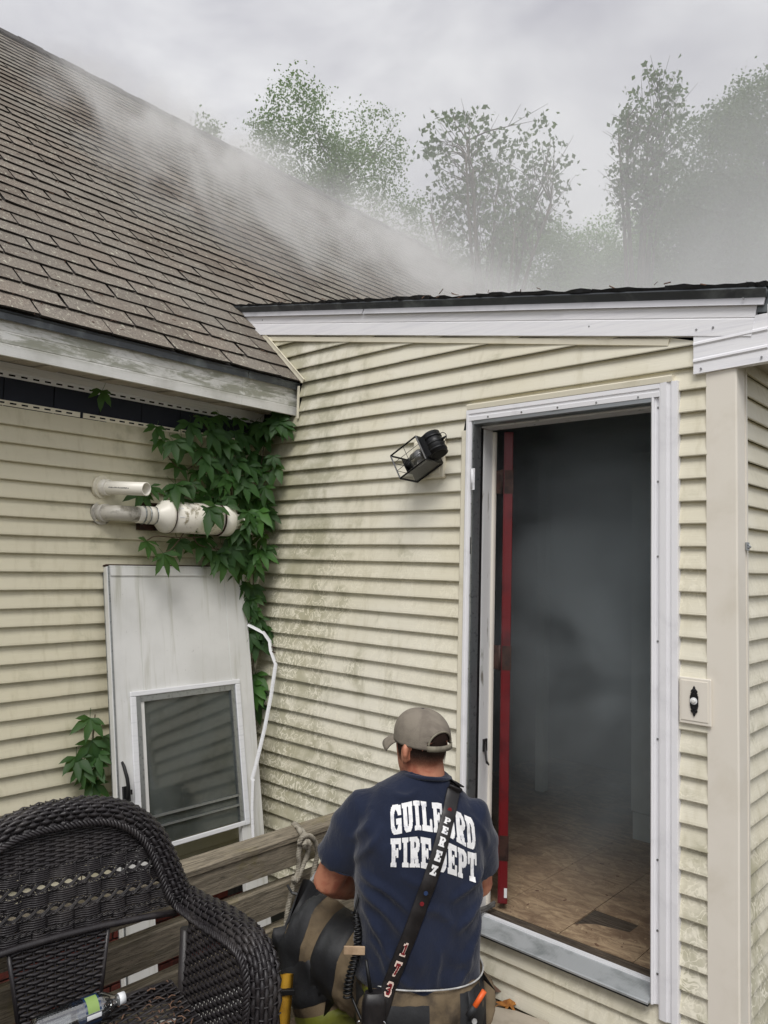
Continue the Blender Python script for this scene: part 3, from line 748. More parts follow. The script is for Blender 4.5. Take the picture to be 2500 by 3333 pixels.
tag(m.build('floor_debris', M['deadleaf'], add), kind='stuff')

# ------------------------------------------------------------------ storm door leaning on the house wall (stored upside down)
TH = R(10.5); sd_dir = Vector((math.sin(TH), 0, -math.cos(TH))); sd_n = Vector((math.cos(TH), 0, math.sin(TH)))
SD0 = Vector((.047, 0, 1.628))
def SP(y, s, h=0): return SD0 + Vector((0, y, 0)) + sd_dir * s + sd_n * h
def sbox(mb, y0, y1, s0, s1, h0, h1): return mb.obox(SP(y0, s0, h0), Vector((0, y1 - y0, 0)), sd_dir * (s1 - s0), sd_n * (h1 - h0))
M['storm_white'] = None
def storm_mat():
    t = NT('storm_door_white'); P = t.pos(); x, y, z = t.sep(P)
    c = t.mix(t.step(t.noise(P, 3, 4), .4, .7), srgb(226, 226, 224), srgb(212, 212, 209))
    streak = t.noise(P, 5, 4, .6, .2, (1, 3.2, .22))
    c = t.mix(t.step(streak, .52, .72, 0, .5), c, srgb(150, 148, 122))
    c = t.mix(t.step(t.noise(P, 55, 4, .7), .66, .74, 0, .35), c, srgb(96, 94, 80))
    t.base(c, .4); return t.m
M['storm_white'] = storm_mat()
storm = empty('storm_door', tuple(SP(-.52, 2.03)), 'dirty white storm door leaning upside down against the house wall under the vine', 'storm door')
yl, yr_ = -.897, -.133
m = MB()
sbox(m, yl, -.745, .0, 2.03, -.032, .0); sbox(m, -.262, yr_, .0, 2.03, -.032, .0)          # stiles
sbox(m, -.745, -.262, .0, .585, -.030, -.0012); sbox(m, -.745, -.262, 1.90, 2.03, -.032, 0)
m.build('frame', M['storm_white'], storm, .002)
m = MB(); sbox(m, yl + .016, yr_ + .006, .004, .043, .0005, .006); sbox(m, yl + .012, yr_ + .004, -.004, .003, -.028, .004); m.build('top_lip', M['storm_white'], storm, .001)
m = MB(); sbox(m, yl - .001, yr_ + .002, -.0105, -.0045, -.036, -.002); m.build('bottom_sweep', M['rust'], storm)
m = MB(); sbox(m, yl - .0005, yl + .004, .0, 2.03, -.038, -.0325); sbox(m, yl + .004, yl + .010, .0, 2.03, .0005, .005); m.build('edge_channel', M['grey_metal'], storm)
m = MB()
for a in ((-.817, -.219, .563, .585), (-.817, -.789, .5855, 1.252), (-.247, -.219, .5855, 1.252), (-.7885, -.2475, 1.231, 1.252)): sbox(m, *a, .0008, .011)
wf = m.build('window_frame', M['white'], storm, .003)
m = MB()
for a in ((-.788, -.765, .5865, 1.229), (-.271, -.248, .5865, 1.229), (-.764, -.272, .5865, .612), (-.764, -.272, 1.104, 1.114), (-.764, -.272, 1.150, 1.158)): sbox(m, *a, -.012, .004)
m.build('sash', M['grey_metal'], storm)
m = MB(); sbox(m, -.7645, -.2715, .613, 1.2295, -.0095, -.0075); m.build('glass_pane', M['glass'], storm)
m = MB(); c = lambda s, h, y=-.861: SP(y, s, h)
m.tube([c(.853, .006, -.869), c(.87, .018, -.868), c(.92, .034, -.864), c(.96, .034, -.860), c(1.0, .022, -.857), c(1.02, .008, -.855)], [.006, .008, .009, .009, .012, .008], 8, flat=.8)
sbox(m, -.872, -.840, .955, 1.02, .001, .014); sbox(m, -.852, -.838, .972, .992, .014, .026); m.build('handle', M['rubber'], storm)
# bent white aluminium strip sprung off the storm door
strip = empty('bent_trim_strip', tuple(SP(-.225, 1.45, .03)), 'bent and kinked white aluminium strip sticking out beside the storm door', 'metal strip')
m = MB(); pts = [SP(-.144, .296, .012), SP(-.085, .345, .06), SP(-.062, .392, .075), SP(-.064, .44, .08), SP(-.052, .51, .095), SP(-.085, .67, .075), SP(-.125, .82, .055), SP(-.180, .98, .038), SP(-.205, 1.046, .03), SP(-.202, 1.055, .034), SP(-.216, 1.18, .03), SP(-.230, 1.45, .03)]
m.tube(pts, .0112, 4, True, False, .55, (0, 1, .2)); m.build('strip', M['white'], strip)
m = MB(); q = [a + sd_n * .004 + Vector((0, .006, 0)) for a in pts[4:10]]; m.tube(q, .004, 4, True, False, .6, (0, 1, .2)); m.build('strip_flange', M['white'], strip)
m = MB()
for s_ in (.42, .445, .49): m.tube([SP(-.06, s_, .085), SP(-.05, s_ + .01, .1)], [.004, .002], 5)
m.build('torn_edge', M['rust'], strip)
# door-closer bar lying across the rail
bar = empty('closer_bar', (1.21, -.62, .55), 'grey metal bar with bent bracket hanging in front of the top railing board', 'metal bar')
m = MB(); m.tube([(1.225, -.735, .5), (1.235, -.62, .605)], .0065, 4, True, False, .8); m.build('bar', M['grey_metal'], bar)
m = MB(); m.tube([(1.225, -.735, .5), (1.20, -.755, .508), (1.18, -.76, .53)], .005, 4, True, False); m.build('bracket', M['black'], bar)
m = MB(); m.tube([(1.235, -.62, .605), (1.22, -.605, .603), (1.20, -.60, .59)], .004, 4); m.build('end_clip', M['black'], bar)

# ------------------------------------------------------------------ vent pipes on the house wall
def ring_tube(mb, a, b, r0, r1, n=20):
    """open pipe with a wall"""
    a, b = Vector(a), Vector(b); t = (b - a).normalized(); x = t.orthogonal().normalized(); y = t.cross(x)
    R_ = lambda p, r: [p + (x * math.cos(2 * math.pi * k / n) + y * math.sin(2 * math.pi * k / n)) * r for k in range(n)]
    mb.loft([R_(a, r0), R_(b, r0), R_(b + t * .001, (r0 + r1) / 2), R_(b, r1), R_(b - t * .18, r1)], False, True)
p1 = empty('vent_pipe', (.0, -.915, 1.985), 'open white plastic vent pipe sticking straight out of the siding', 'pipe')
m = MB(); ring_tube(m, (.0, -.922, 1.985), (.255, -.838, 1.972), .030, .0255); m.build('pipe', M['pvc'], p1)
m = MB(); m.tube([(.003, -.922, 1.985), (.050, -.906, 1.9825)], [.0375, .0365], 20); m.build('collar', M['pvc'], p1)
m = MB(); m.tube([(.001, -.924, 1.985), (.0185, -.918, 1.985)], .052, 20); m.build('wall_flange', M['jcream'], p1)
m = MB(); t = (Vector((.255, -.838, 1.972)) - Vector((.0, -.922, 1.985))).normalized()
for i in range(15):
    a = Vector((.075, -.897, 1.981)) + t * (i * .0078) + Vector((.35, -.94, -.1)).normalized() * .0302; m.obox(a, t * rnd.uniform(.003, .006), (0, 0, rnd.uniform(.004, .006)), Vector((.3, -.9, 0)) * .0006)
tag(m.build('pipe_print', M['felt'], p1), kind='stuff')
p2 = empty('exhaust_pipe', (.0, -.90, 1.868), 'stained white plastic exhaust pipe with fat muffler drum running along the siding', 'pipe')
ax = [Vector((.004, -.915, 1.868)), Vector((.055, -.905, 1.868)), Vector((.098, -.875, 1.868)), Vector((.115, -.83, 1.867)), Vector((.118, -.775, 1.866))]
m = MB(); m.tube(cr_spline(ax, 5), .0345, 20); m.build('elbow', M['pvc_grey'], p2)
m = MB(); m.tube([(.004, -.915, 1.868), (.045, -.908, 1.868)], .041, 20); m.tube([(.0015, -.916, 1.868), (.018, -.914, 1.868)], .054, 20); m.build('wall_flange', M['pvc_grey'], p2)
m = MB(); m.tube([(.118, -.80, 1.866), (.118, -.755, 1.866)], .039, 20); m.tube([(.118, -.752, 1.866), (.118, -.715, 1.866)], .041, 20); m.build('coupling', M['pvc'], p2)
m = MB()
for y in (-.776, -.751, -.713): m.tube([(.118, y, 1.866), (.118, y + .006, 1.866)], .0425, 20)
m.build('clamp', M['grey_metal'], p2)
m = MB(); m.tube([(.119, -.712, 1.866), (.119, -.70, 1.866), (.12, -.672, 1.866), (.12, -.655, 1.866), (.12, -.64, 1.866)], [.041, .046, .074, .079, .079], 28); m.build('muffler_cone', M['pvc'], p2)
m = MB(); m.tube([(.12, -.6395, 1.866), (.121, -.36, 1.866)], .0755, 28); m.build('muffler_drum', M['moulding'], p2)
m = MB(); m.tube([(.121, -.362, 1.866), (.121, -.30, 1.866), (.121, -.292, 1.866)], [.0795, .0795, .070], 28); m.build('muffler_cap', M['pvc'], p2)
m = MB(); m.tube([(.12, -.6425, 1.866), (.12, -.6385, 1.866)], .0802, 28); m.tube([(.121, -.3665, 1.866), (.121, -.3605, 1.866)], .0805, 28); m.build('band', M['rust'], p2)
m = MB(); m.tube([(.121, -.30, 1.862), (.121, -.235, 1.855)], .046, 20); m.tube([(.121, -.24, 1.855), (.123, -.15, 1.832)], .036, 20); m.build('outlet', M['moulding'], p2)
m = MB(); m.box((.010, -.74, 1.80), (.045, -.64, 1.93)); m.build('bracket', M['rust'], p2)
m = MB(); m.obox((.1955, -.625, 1.862), (0, .028, 0), (-.012, 0, .045), (.001, 0, .0004)); m.build('sticker', M['print'], p2)

# ------------------------------------------------------------------ broken wall lantern
lan = empty('wall_lantern', (1.186, -.02, 2.12), 'black metal coach lantern hanging knocked askew on its mounting plate', 'lamp')
m = MB(); m.box((1.10, -.030, 2.045), (1.272, -.004, 2.215)); m.build('mounting_block', M['jcream'], lan, .008)
m = MB(); m.box((1.116, -.034, 2.062), (1.256, -.0305, 2.199)); m.build('plate_panel', M['jcream'], lan, .002)
a_ = Vector((-.862, -.07, -.50)).normalized() * .150; b_ = Vector((-.50, 0, .866)).normalized() * .116; n_ = Vector((-.05, 1, -.03)).normalized() * .122
L0 = Vector((1.281, -.160, 2.110))
def LP(u, v, w_): return L0 + a_ * u + b_ * v + n_ * w_
m = MB(); rb = .0042
E_ = [((0, 0, 0), (1, 0, 0)), ((0, 1, 0), (1, 1, 0)), ((0, 0, 1), (1, 0, 1)), ((0, 1, 1), (1, 1, 1)), ((1, 0, 0), (1, 1, 0)), ((1, 1, 0), (1, 1, 1)), ((1, 1, 1), (1, 0, 1)), ((1, 0, 1), (1, 0, 0)), ((0, 0, 0), (0, 1, 0)), ((0, 1, 0), (0, 1, 1)), ((0, 1, 1), (0, 0, 1)), ((0, 0, 1), (0, 0, 0))]
for p, q in E_: m.tube([LP(*p), LP(*q)], rb, 4, True, False)
m.build('cage', M['black'], lan)
m = MB()
for f in (.33, .67): m.tube([LP(0, f, 0), LP(1, f, 0)], .0013, 5); m.tube([LP(1, f, 0), LP(1, f, 1)], .0013, 5)
m.tube([LP(.5, 0, 0), LP(.5, 1, 0)], .0013, 5); m.build('guard_wire', M['black'], lan)
m = MB(); m.add([LP(0, 0, 0), LP(0, 1, 0), LP(0, 1, 1), LP(0, 0, 1)], [(0, 1, 2, 3)]); m.obox(LP(.0, .0, .0), a_ * -.03, b_, n_); m.obox(LP(0, 0, .9), a_ * 1.0, b_ * 1, n_ * .06) ; m.build('lantern_top', M['black'], lan)
hc = LP(-.03, .5, .45); an = a_.normalized(); bn = b_.normalized(); nn_ = n_.normalized()
m = MB(); m.tube([hc - an * .034 - bn * .05, hc - an * .034 + bn * .05], .040, 20)
for q in (-.036, -.006, .024): m.tube([hc - an * .034 + bn * q, hc - an * .034 + bn * (q + .008)], .0425, 20)
m.obox(hc - bn * .048 - nn_ * .040, bn * .096, nn_ * .08, -an * .02); hood = m.build('hood', M['black'], lan)
m = MB(); m.tube([hc - an * .034 - bn * .0505, hc - an * .034 - bn * .052], .034, 20); m.build('hood_opening', M['dark'], hood)
m = MB(); cc = hc - an * .084 - nn_ * .01; rr = .021
m.tube([cc + (an * math.cos(t) * -1 + bn * math.sin(t)) * rr for t in [2 * math.pi * i / 20 for i in range(21)]], .0017, 5); m.tube([hc - an * .07, hc - an * .10], [.008, .003], 8); m.build('hanging_ring', M['black'], lan)
m = MB(); c0 = LP(.15, .5, .5); m.tube([c0, LP(.3, .5, .5), LP(.55, .5, .5), LP(.66, .5, .5)], [.024, .034, .033, .024], 16, True); m.build('chimney_glass', glassy('frosted_glass', (.75, .75, .72), .3, .3), lan)
m = MB(); m.tube([LP(.66, .5, .5), LP(.9, .5, .5)], .016, 10); m.obox(LP(.86, .2, .35), a_ * .02, b_ * .6, n_ * .3); m.build('socket', M['black'], lan)
m = MB(); m.add([LP(.02, .0, .03), LP(.98, .0, .03), LP(.98, .0, .97), LP(.02, .0, .97)], [(0, 1, 2, 3)]); m.build('side_glass', glassy('dusty_glass', (.5, .5, .48), .2, .2), lan)
m = MB(); m.obox((1.16, -.040, 2.10), (.05, 0, 0), (0, 0, .05), (0, .008, 0)); m.build('wall_arm', M['black'], lan)

# ------------------------------------------------------------------ doorbell
bell = empty('doorbell', (2.335, -.02, 1.245), 'ornate black doorbell with white button on a cream plate right of the doorway', 'doorbell')
m = MB(); m.box((2.2845, -.030, 1.170), (2.389, -.0225, 1.322)); m.build('back_plate', M['cream'], bell, .003)
m = MB(); m.box((2.292, -.0325, 1.182), (2.379, -.0302, 1.312)); m.build('plate_face', M['cream'], bell, .001)
half = [(0, .0505), (.004, .044), (.0035, .041), (.009, .036), (.0115, .031), (.008, .027), (.0125, .023), (.0105, .020), (.0135, .017), (.0135, -.017), (.0105, -.020), (.0125, -.023), (.008, -.027), (.0115, -.031), (.009, -.036), (.0035, -.041), (.004, -.044), (0, -.0505)]
poly = [(2.336 + x, -.033, 1.247 + z) for x, z in half] + [(2.336 - x, -.033, 1.247 + z) for x, z in half[-2:0:-1]]
m = MB(); m.prism(poly, (0, -.004, 0)); esc = m.build('escutcheon', M['black'], bell, .001)
m = MB()
for sz in (1, -1):
    for x, z, r in ((0, .037, .004), (-.005, .03, .003), (.005, .03, .003), (0, .023, .0035), (-.009, .0215, .002), (.009, .0215, .002)): m.tube([(2.336 + x, -.0368, 1.247 + sz * z), (2.336 + x, -.0392, 1.247 + sz * z)], [r, r * .5], 8)
m.build('relief', M['black'], esc)
m = MB(); m.tube([(2.336, -.0372, 1.248), (2.336, -.040, 1.248)], .0115, 20); m.build('button_ring', M['cap_white'], bell)
m = MB(); m.tube([(2.336, -.0402, 1.248), (2.336, -.0435, 1.248), (2.336, -.0445, 1.248)], [.008, .0075, .004], 18); m.build('button', M['plug'], bell)
clip = empty('cable_clip', (2.455, .035, 1.80), 'small grey metal clip fixed on the side of the corner post', 'clip')
m = MB(); m.box((2.4735, .045, 1.745), (2.479, .072, 1.772)); m.tube([(2.479, .058, 1.752), (2.487, .058, 1.757), (2.479, .058, 1.765)], .003, 6); m.build('clip_body', M['grey_metal'], clip, .001)

# ------------------------------------------------------------------ weathered railing at the deck edge
RXX = 1.15
def railz(z085): return 1.68 - (1.68 - z085) * (3.281 - RXX) / (3.281 - .85)
rail = empty('deck_railing', (RXX, -1.6, 0), 'weathered grey wooden deck railing of horizontal boards behind the wicker chair', 'railing')
def plank(y0, y1, x0, x1, z0, z1, mat, parent, name, n=22, rough=.0025):
    mb = MB(); rings = []
    for i in range(n + 1):
        y = y0 + (y1 - y0) * i / n; jj = lambda s: rough * noise.noise(Vector((y * 7, s * 3.1 + z0 * 9, x0)))
        rings.append([Vector((x0 + jj(1), y, z0 + jj(2))), Vector((x1 + jj(3), y, z0 + jj(4))), Vector((x1 + jj(5), y, z1 - .004 + jj(6))), Vector((x1 - .005 + jj(9), y, z1 + jj(6))), Vector((x0 + jj(7), y, z1 + jj(8)))])
    mb.loft(rings, True, False); return mb.build(name, M[mat], parent)
zt = railz(.540); zc = railz(.517); z1b = railz(.417); g1b = railz(.364); g2t = railz(.249); g2b = railz(.196)
plank(-3.4, -.03, RXX - .085, RXX + .006, zc, zt, 'rail', rail, 'top_rail')
plank(-3.4, -.03, RXX - .038, RXX, z1b, zc - .003, 'rail', rail, 'board')
plank(-3.4, -.03, RXX - .038, RXX - .001, g2t, g1b, 'rail', rail, 'board')
plank(-3.4, -.03, RXX - .038, RXX + .001, g2t - .175, g2b, 'rail', rail, 'board')
for y in (-.12, -1.95, -3.3):
    mb = MB(); mb.box((RXX - .13, y - .045, -.39), (RXX - .040, y + .045, zc - .004)); mb.build('post', M['rail'], rail, .004)

# ------------------------------------------------------------------ rope tied round the rail
def rope(mb, pts, r, twist=70, strands=3, n=10):
    P = cr_spline(pts, n); L = 0
    for s_ in range(strands):
        q = []; L = 0; prev = None
        for i, c in enumerate(P):
            t = (P[min(i + 1, len(P) - 1)] - P[max(i - 1, 0)]).normalized()
            if i: L += (P[i] - P[i - 1]).length
            a = (prev - t * prev.dot(t)).normalized() if prev else t.orthogonal().normalized(); prev = a; b = t.cross(a)
            w = L * twist + s_ * 2 * math.pi / strands; q.append(c + (a * math.cos(w) + b * math.sin(w)) * r * .5)
        mb.tube(q, r * .62, 6)
rp_ = empty('rope', (1.17, -.60, .5), 'grey twisted rope knotted over the top railing beside the kneeling man', 'rope')
m = MB()
rope(m, [(1.0600, -0.6335, 0.6844), (1.0800, -0.6402, 0.6818), (1.1500, -0.6828, 0.6957), (1.1720, -0.6867, 0.6782), (1.1750, -0.6811, 0.6580), (1.1780, -0.7013, 0.6508), (1.1750, -0.7062, 0.6211), (1.1720, -0.7021, 0.5868), (1.1720, -0.7065, 0.5503), (1.1750, -0.7229, 0.5311), (1.1720, -0.7331, 0.4938), (1.1700, -0.7438, 0.4486), (1.1700, -0.7527, 0.3880), (1.1700, -0.7557, 0.3259)], .0088, 230, 3, 12); m.build('rope_strand', M['rope'], rp_)
m = MB()
rope(m, [(1.0700, -0.6315, 0.6841), (1.1550, -0.6720, 0.6889), (1.1760, -0.6796, 0.6709), (1.1860, -0.7133, 0.6634), (1.1900, -0.7046, 0.6849), (1.1880, -0.6637, 0.6766), (1.1820, -0.6327, 0.6456), (1.1760, -0.6131, 0.6027), (1.1740, -0.6192, 0.5706), (1.1720, -0.6281, 0.5340), (1.1700, -0.6367, 0.4921)], .0088, 230, 3, 12); m.build('rope_loop', M['rope'], rp_)
m = MB()
rope(m, [(1.1900, -0.6950, 0.6675), (1.1960, -0.6824, 0.6637), (1.1960, -0.6758, 0.6491), (1.1920, -0.6869, 0.6444), (1.1980, -0.7018, 0.6605), (1.2000, -0.6889, 0.6610), (1.1920, -0.6746, 0.6336), (1.1820, -0.6732, 0.6035), (1.1780, -0.6877, 0.5738), (1.1800, -0.7073, 0.5421), (1.1800, -0.7244, 0.5330), (1.1860, -0.7375, 0.5470), (1.1860, -0.7210, 0.5338)], .0088, 230, 3, 12); m.build('rope_knot', M['rope'], rp_)
rd_ = empty('tether_rope', (1.45, -.06, .27), 'dark grey rope tied round the bottom of the red door at the sill', 'rope')
m = MB(); m.tube(cr_spline([(1.39, -.07, .30), (1.43, -.02, .285), (1.462, .06, .287), (1.478, .105, .30)], 8), .0075, 8); m.tube(cr_spline([(1.37, -.10, .24), (1.43, -.04, .262), (1.455, .04, .275), (1.48, .10, .292)], 8), .0075, 8); m.build('rope_strand', M['rope_dark'], rd_)

# ------------------------------------------------------------------ creeper
VA = [(0.069,-0.669,2.232),(0.084,-0.720,2.003),(0.140,-0.599,2.245),(0.118,-0.481,2.364),(0.069,-0.339,2.402),(0.103,-0.464,2.216),(0.108,-0.320,2.317),(0.076,-0.363,2.138),(0.133,-0.310,2.244),(0.071,-0.571,2.126),(0.099,-0.484,2.094),(0.112,-0.220,2.300),(0.103,-0.145,2.235),(0.119,-0.271,2.177),(0.134,-0.365,2.083),(0.156,-0.231,2.075),(0.088,-0.112,2.057),(0.125,-0.611,2.021),(0.130,-0.567,1.956),(0.189,-0.423,1.928),(0.060,-0.395,2.023),(0.157,-0.329,1.984),(0.190,-0.225,1.911),(0.191,-0.162,1.925),(0.149,-0.215,1.837),(0.119,-0.201,1.755),(0.107,-0.258,1.794),(0.137,-0.290,1.732),(0.063,-0.180,1.640),(0.131,-0.319,1.660),(0.097,-0.346,1.709),(0.069,-0.408,1.768),(0.126,-0.749,1.746),(0.153,-0.678,1.692),(0.081,-0.560,1.762),(0.123,-0.136,1.694),(0.090,-0.981,2.407),(0.134,-0.553,2.321),(0.132,-0.434,2.299),(0.082,-0.228,2.397),(0.143,-0.459,2.154),(0.126,-0.340,2.199),(0.128,-0.249,2.095),(0.142,-0.310,2.089),(0.103,-0.352,2.025),(0.136,-0.530,2.038),(0.148,-0.202,2.151),(0.070,-0.188,1.998),(0.145,-0.175,1.871),(0.099,-0.263,2.326),(0.108,-0.378,2.247),(0.075,-0.142,1.778),(0.130,-0.245,1.692)]
VB = [(0.088,-0.073,2.40),(0.217,-0.100,2.39),(0.251,-0.072,2.385),(0.210,-0.095,2.212),(0.105,-0.082,2.319),(0.153,-0.099,2.130),(0.102,-0.066,1.985),(0.155,-0.064,1.919),(0.167,-0.110,1.800),(0.155,-0.110,1.726),(0.066,-0.095,2.386),(0.187,-0.124,2.359),(0.065,-0.066,2.226),(0.180,-0.118,2.052),(0.070,-0.064,1.900),(0.148,-0.127,1.632)]
VC = [(0.097,-0.108,1.480),(0.096,-0.124,1.434),(0.118,-0.081,1.373),(0.107,-0.040,1.324),(0.107,-0.126,1.291),(0.063,-0.024,1.071),(0.082,-0.025,0.989),(0.065,-0.039,0.951),(0.072,-0.109,1.540),(0.073,-0.140,1.556),(0.112,-0.106,1.419),(0.068,-0.064,1.030),(0.078,-0.023,1.012)]
VD = [(0.075,-0.955,0.968),(0.092,-0.950,0.874),(0.098,-0.926,0.821),(0.085,-0.982,0.772),(0.061,-0.937,0.739),(0.077,-0.932,0.688),(0.085,-0.921,0.767)]
VE = [(0.084,-0.309,0.673),(0.068,-0.348,0.620),(0.079,-0.422,0.593),(0.083,-0.523,0.593),(0.083,-0.253,0.612),(0.076,-0.271,0.534),(0.078,-0.612,0.549),(0.060,-0.552,0.512),(0.075,-0.542,0.588)]
def leaflet(mb, o, d, nrm, L, r):
    """one pointed toothed leaflet from o along d"""
    d = d.normalized(); s = d.cross(nrm).normalized(); n = s.cross(d)
    prof = [(.0, .04), (.12, .09), (.28, .22), (.45, .30), (.62, .27), (.78, .17), (.9, .07), (1, .0)]
    k = len(prof); vs = []; droop = r.uniform(.12, .3); wv = r.uniform(.8, 1.15)
    for i, (t, w) in enumerate(prof):
        c = o + d * (t * L) - Vector((0, 0, 1)) * (droop * t * t * L * .5) + n * (.05 * L * math.sin(t * 3.1))
        tooth = 1 + (.10 if i % 2 else -.06)
        vs += [c - s * w * L * .55 * wv * tooth + n * .04 * L * w * 3, c, c + s * w * L * .55 * wv * tooth + n * .04 * L * w * 3]
    fs = []
    for i in range(k - 1):
        a = i * 3; fs += [(a, a + 1, a + 4, a + 3), (a + 1, a + 2, a + 5, a + 4)]
    mb.add(vs, fs, True)
def leaf_mesh(seed):
    """palmate leaf of five leaflets; hub at the origin, hanging down -z, facing +x"""
    r = random.Random(seed); mb = MB(); S = 1.0
    for a, L in ((-92, .62), (-46, .9), (0, 1.0), (44, .9), (88, .64)):
        a = R(a + r.uniform(-9, 9)); d = Vector((.30 + r.uniform(-.1, .12), math.sin(a), -math.cos(a) * .85 - .15))
        leaflet(mb, Vector((0, 0, 0)), d, Vector((1, 0, .35 + r.uniform(-.2, .3))), L * r.uniform(.85, 1.08) * .118, r)
    mb.tube([(0, 0, 0), (-.03, r.uniform(-.01, .01), .035), (-.055, 0, .05)], .0012, 4, False)
    return mb.mesh('leaf', M['vine'])
leaf_me = [leaf_mesh(50 + i) for i in range(8)]
def vine(name, label, pts, base, stems, facing, dup=1.0, seed=1, size=(.85, 1.2)):
    r = random.Random(seed); o = empty(name, base, label, 'vine')
    for p in pts:
        for k in range(2 if r.random() < dup - 1 else 1):
            q = Vector(p) + (Vector((r.uniform(-.03, .02), r.uniform(-.05, .05), r.uniform(-.06, .06))) if k else Vector((0, 0, 0)))
            if q.x < .045: q.x = .045
            if q.y > -.05 and q.x < .3: q.y = min(q.y, -.045)
            f = facing(q); lf = place('leaf', leaf_me[r.randrange(8)], o, q - Vector(base), (r.uniform(-.35, .35), r.uniform(-.35, .25), f + r.uniform(-.4, .4)))
            s = r.uniform(*size); lf.scale = (s, s, s)
    for st in stems:
        mb = MB(); P = cr_spline(st, 8); mb.tube([c + Vector((0, .006 * noise.noise(c * 20), .004 * noise.noise(c * 23))) for c in P], .0028, 5); mb.build('stem', M['vine_stem'], o)
    return o
vine('creeper_vine', 'dark green creeper hanging from the eaves over the exhaust pipe in the corner', VA + VB + VC, (.06, -.1, -.38),
     [[(.03, -.06, -.38), (.035, -.05, .5), (.04, -.045, 1.2), (.05, -.08, 1.7), (.06, -.15, 2.1), (.08, -.22, 2.4)], [(.05, -.1, 1.7), (.08, -.22, 1.9), (.10, -.3, 2.1), (.1, -.42, 2.3), (.08, -.5, 2.38)], [(.1, -.42, 2.2), (.09, -.55, 2.1), (.08, -.68, 2.2)], [(.1, -.4, 1.78), (.13, -.56, 1.77), (.12, -.7, 1.77), (.13, -.75, 1.75)], [(.12, -.55, 1.8), (.14, -.62, 1.72), (.15, -.68, 1.69)], [(.06, -.16, 1.75), (.1, -.3, 1.72), (.1, -.45, 1.74), (.12, -.5, 1.80)], [(.05, -.06, 2.0), (.1, -.08, 2.2), (.15, -.08, 2.35), (.25, -.07, 2.41)]],
     lambda q: -.35 if q.y < -.2 else -.9, 1.5, 4, (.68, 1.16))
vine('creeper_sprig', 'small bright green creeper sprig left of the storm door behind the wicker chair', VD, (.05, -.93, -.38), [[(.03, -.93, -.38), (.04, -.94, .2), (.05, -.95, .6), (.07, -.94, .8), (.07, -.93, .98)], [(.05, -.945, .68), (.07, -.97, .75), (.08, -.98, .78)]], lambda q: -.5, 1.35, 9, (.85, 1.05))
vine('creeper_behind_glass', 'creeper leaves on the siding seen darkly through the storm door pane', VE, (.05, -.4, -.38), [[(.03, -.62, -.38), (.04, -.62, .3), (.05, -.55, .55), (.05, -.42, .6), (.05, -.33, .66), (.05, -.25, .6)]], lambda q: -.4, 1.3, 12)

# ------------------------------------------------------------------ wicker chair
CH0 = Vector((1.325, -1.614, 0)); cd = Vector((.17, .985, 0)).normalized(); cn = Vector((.985, -.17, 0)).normalized(); CW0 = -.03
def CP(w, n, z): return CH0 + cd * (w + CW0) + cn * (n - .1 * (z - .48) * (1 if z > .5 else 0)) + Vector((0, 0, z))
def CQ(w, n, z): return CH0 + cd * (w + CW0) + cn * n + Vector((0, 0, z))
chair = empty('wicker_armchair', tuple(CQ(0, .2, 0)), 'dark brown wicker armchair with arched woven back standing against the railing', 'chair')
def ribbon(mb, pts, nors, hw, th):
    """flat strand: points, surface normals, half width across, thickness"""
    rings = []
    for i, p in enumerate(pts):
        t = (pts[min(i + 1, len(pts) - 1)] - pts[max(i - 1, 0)]).normalized(); n = nors[i]; s = t.cross(n).normalized()
        rings.append([p - s * hw, p + n * th, p + s * hw, p - n * th])
    mb.loft(rings, False, True)
def weave(mb, S, u0, u1, v0, v1, nu, nv, hw=None, th=.0022, amp=.0032, stake_r=.0026, urange=None, skip=None):
    """weave over a surface S(u,v)->(point, normal): nv rows along u round nu stakes along v"""
    eps = 1e-3
    for j in range(nv):
        v = v0 + (v1 - v0) * (j + .5) / nv
        a, b = (u0, u1) if urange is None else urange(v)
        du = (u1 - u0) / nu; k0 = int(math.floor((a - u0) / du * 2)) ; pts = []; nors = []
        k = k0
        while True:
            u = u0 + k * du / 2
            uu = min(max(u, a), b)
            p, n = S(uu, v); ph = math.cos(math.pi * (u - u0) / du + math.pi * (j % 2)) * amp
            jit = noise.noise(Vector((u * 40 / max(abs(u1 - u0), .1), j * 3.3, v * 7))); pts.append(p + n * (ph + .0009 * jit) + (S(uu, v + 1e-3)[0] - p).normalized() * .0012 * jit); nors.append(n)
            if u >= b: break
            k += 1
        w = hw if hw else (S(.5 * (a + b), v + (v1 - v0) / nv * .5)[0] - S(.5 * (a + b), v - (v1 - v0) / nv * .5)[0]).length * .55
        if len(pts) > 1: ribbon(mb, pts, nors, w, th)
    for i in range(nu + 1):
        u = u0 + (u1 - u0) * i / nu; pts = []
        for q in range(nv * 1 + 1):
            v = v0 + (v1 - v0) * q / nv
            if urange is not None:
                a, b = urange(v)
                if not (a <= u <= b): continue
            pts.append(S(u, v)[0])
        if len(pts) > 1: mb.tube(pts, stake_r, 4, False)
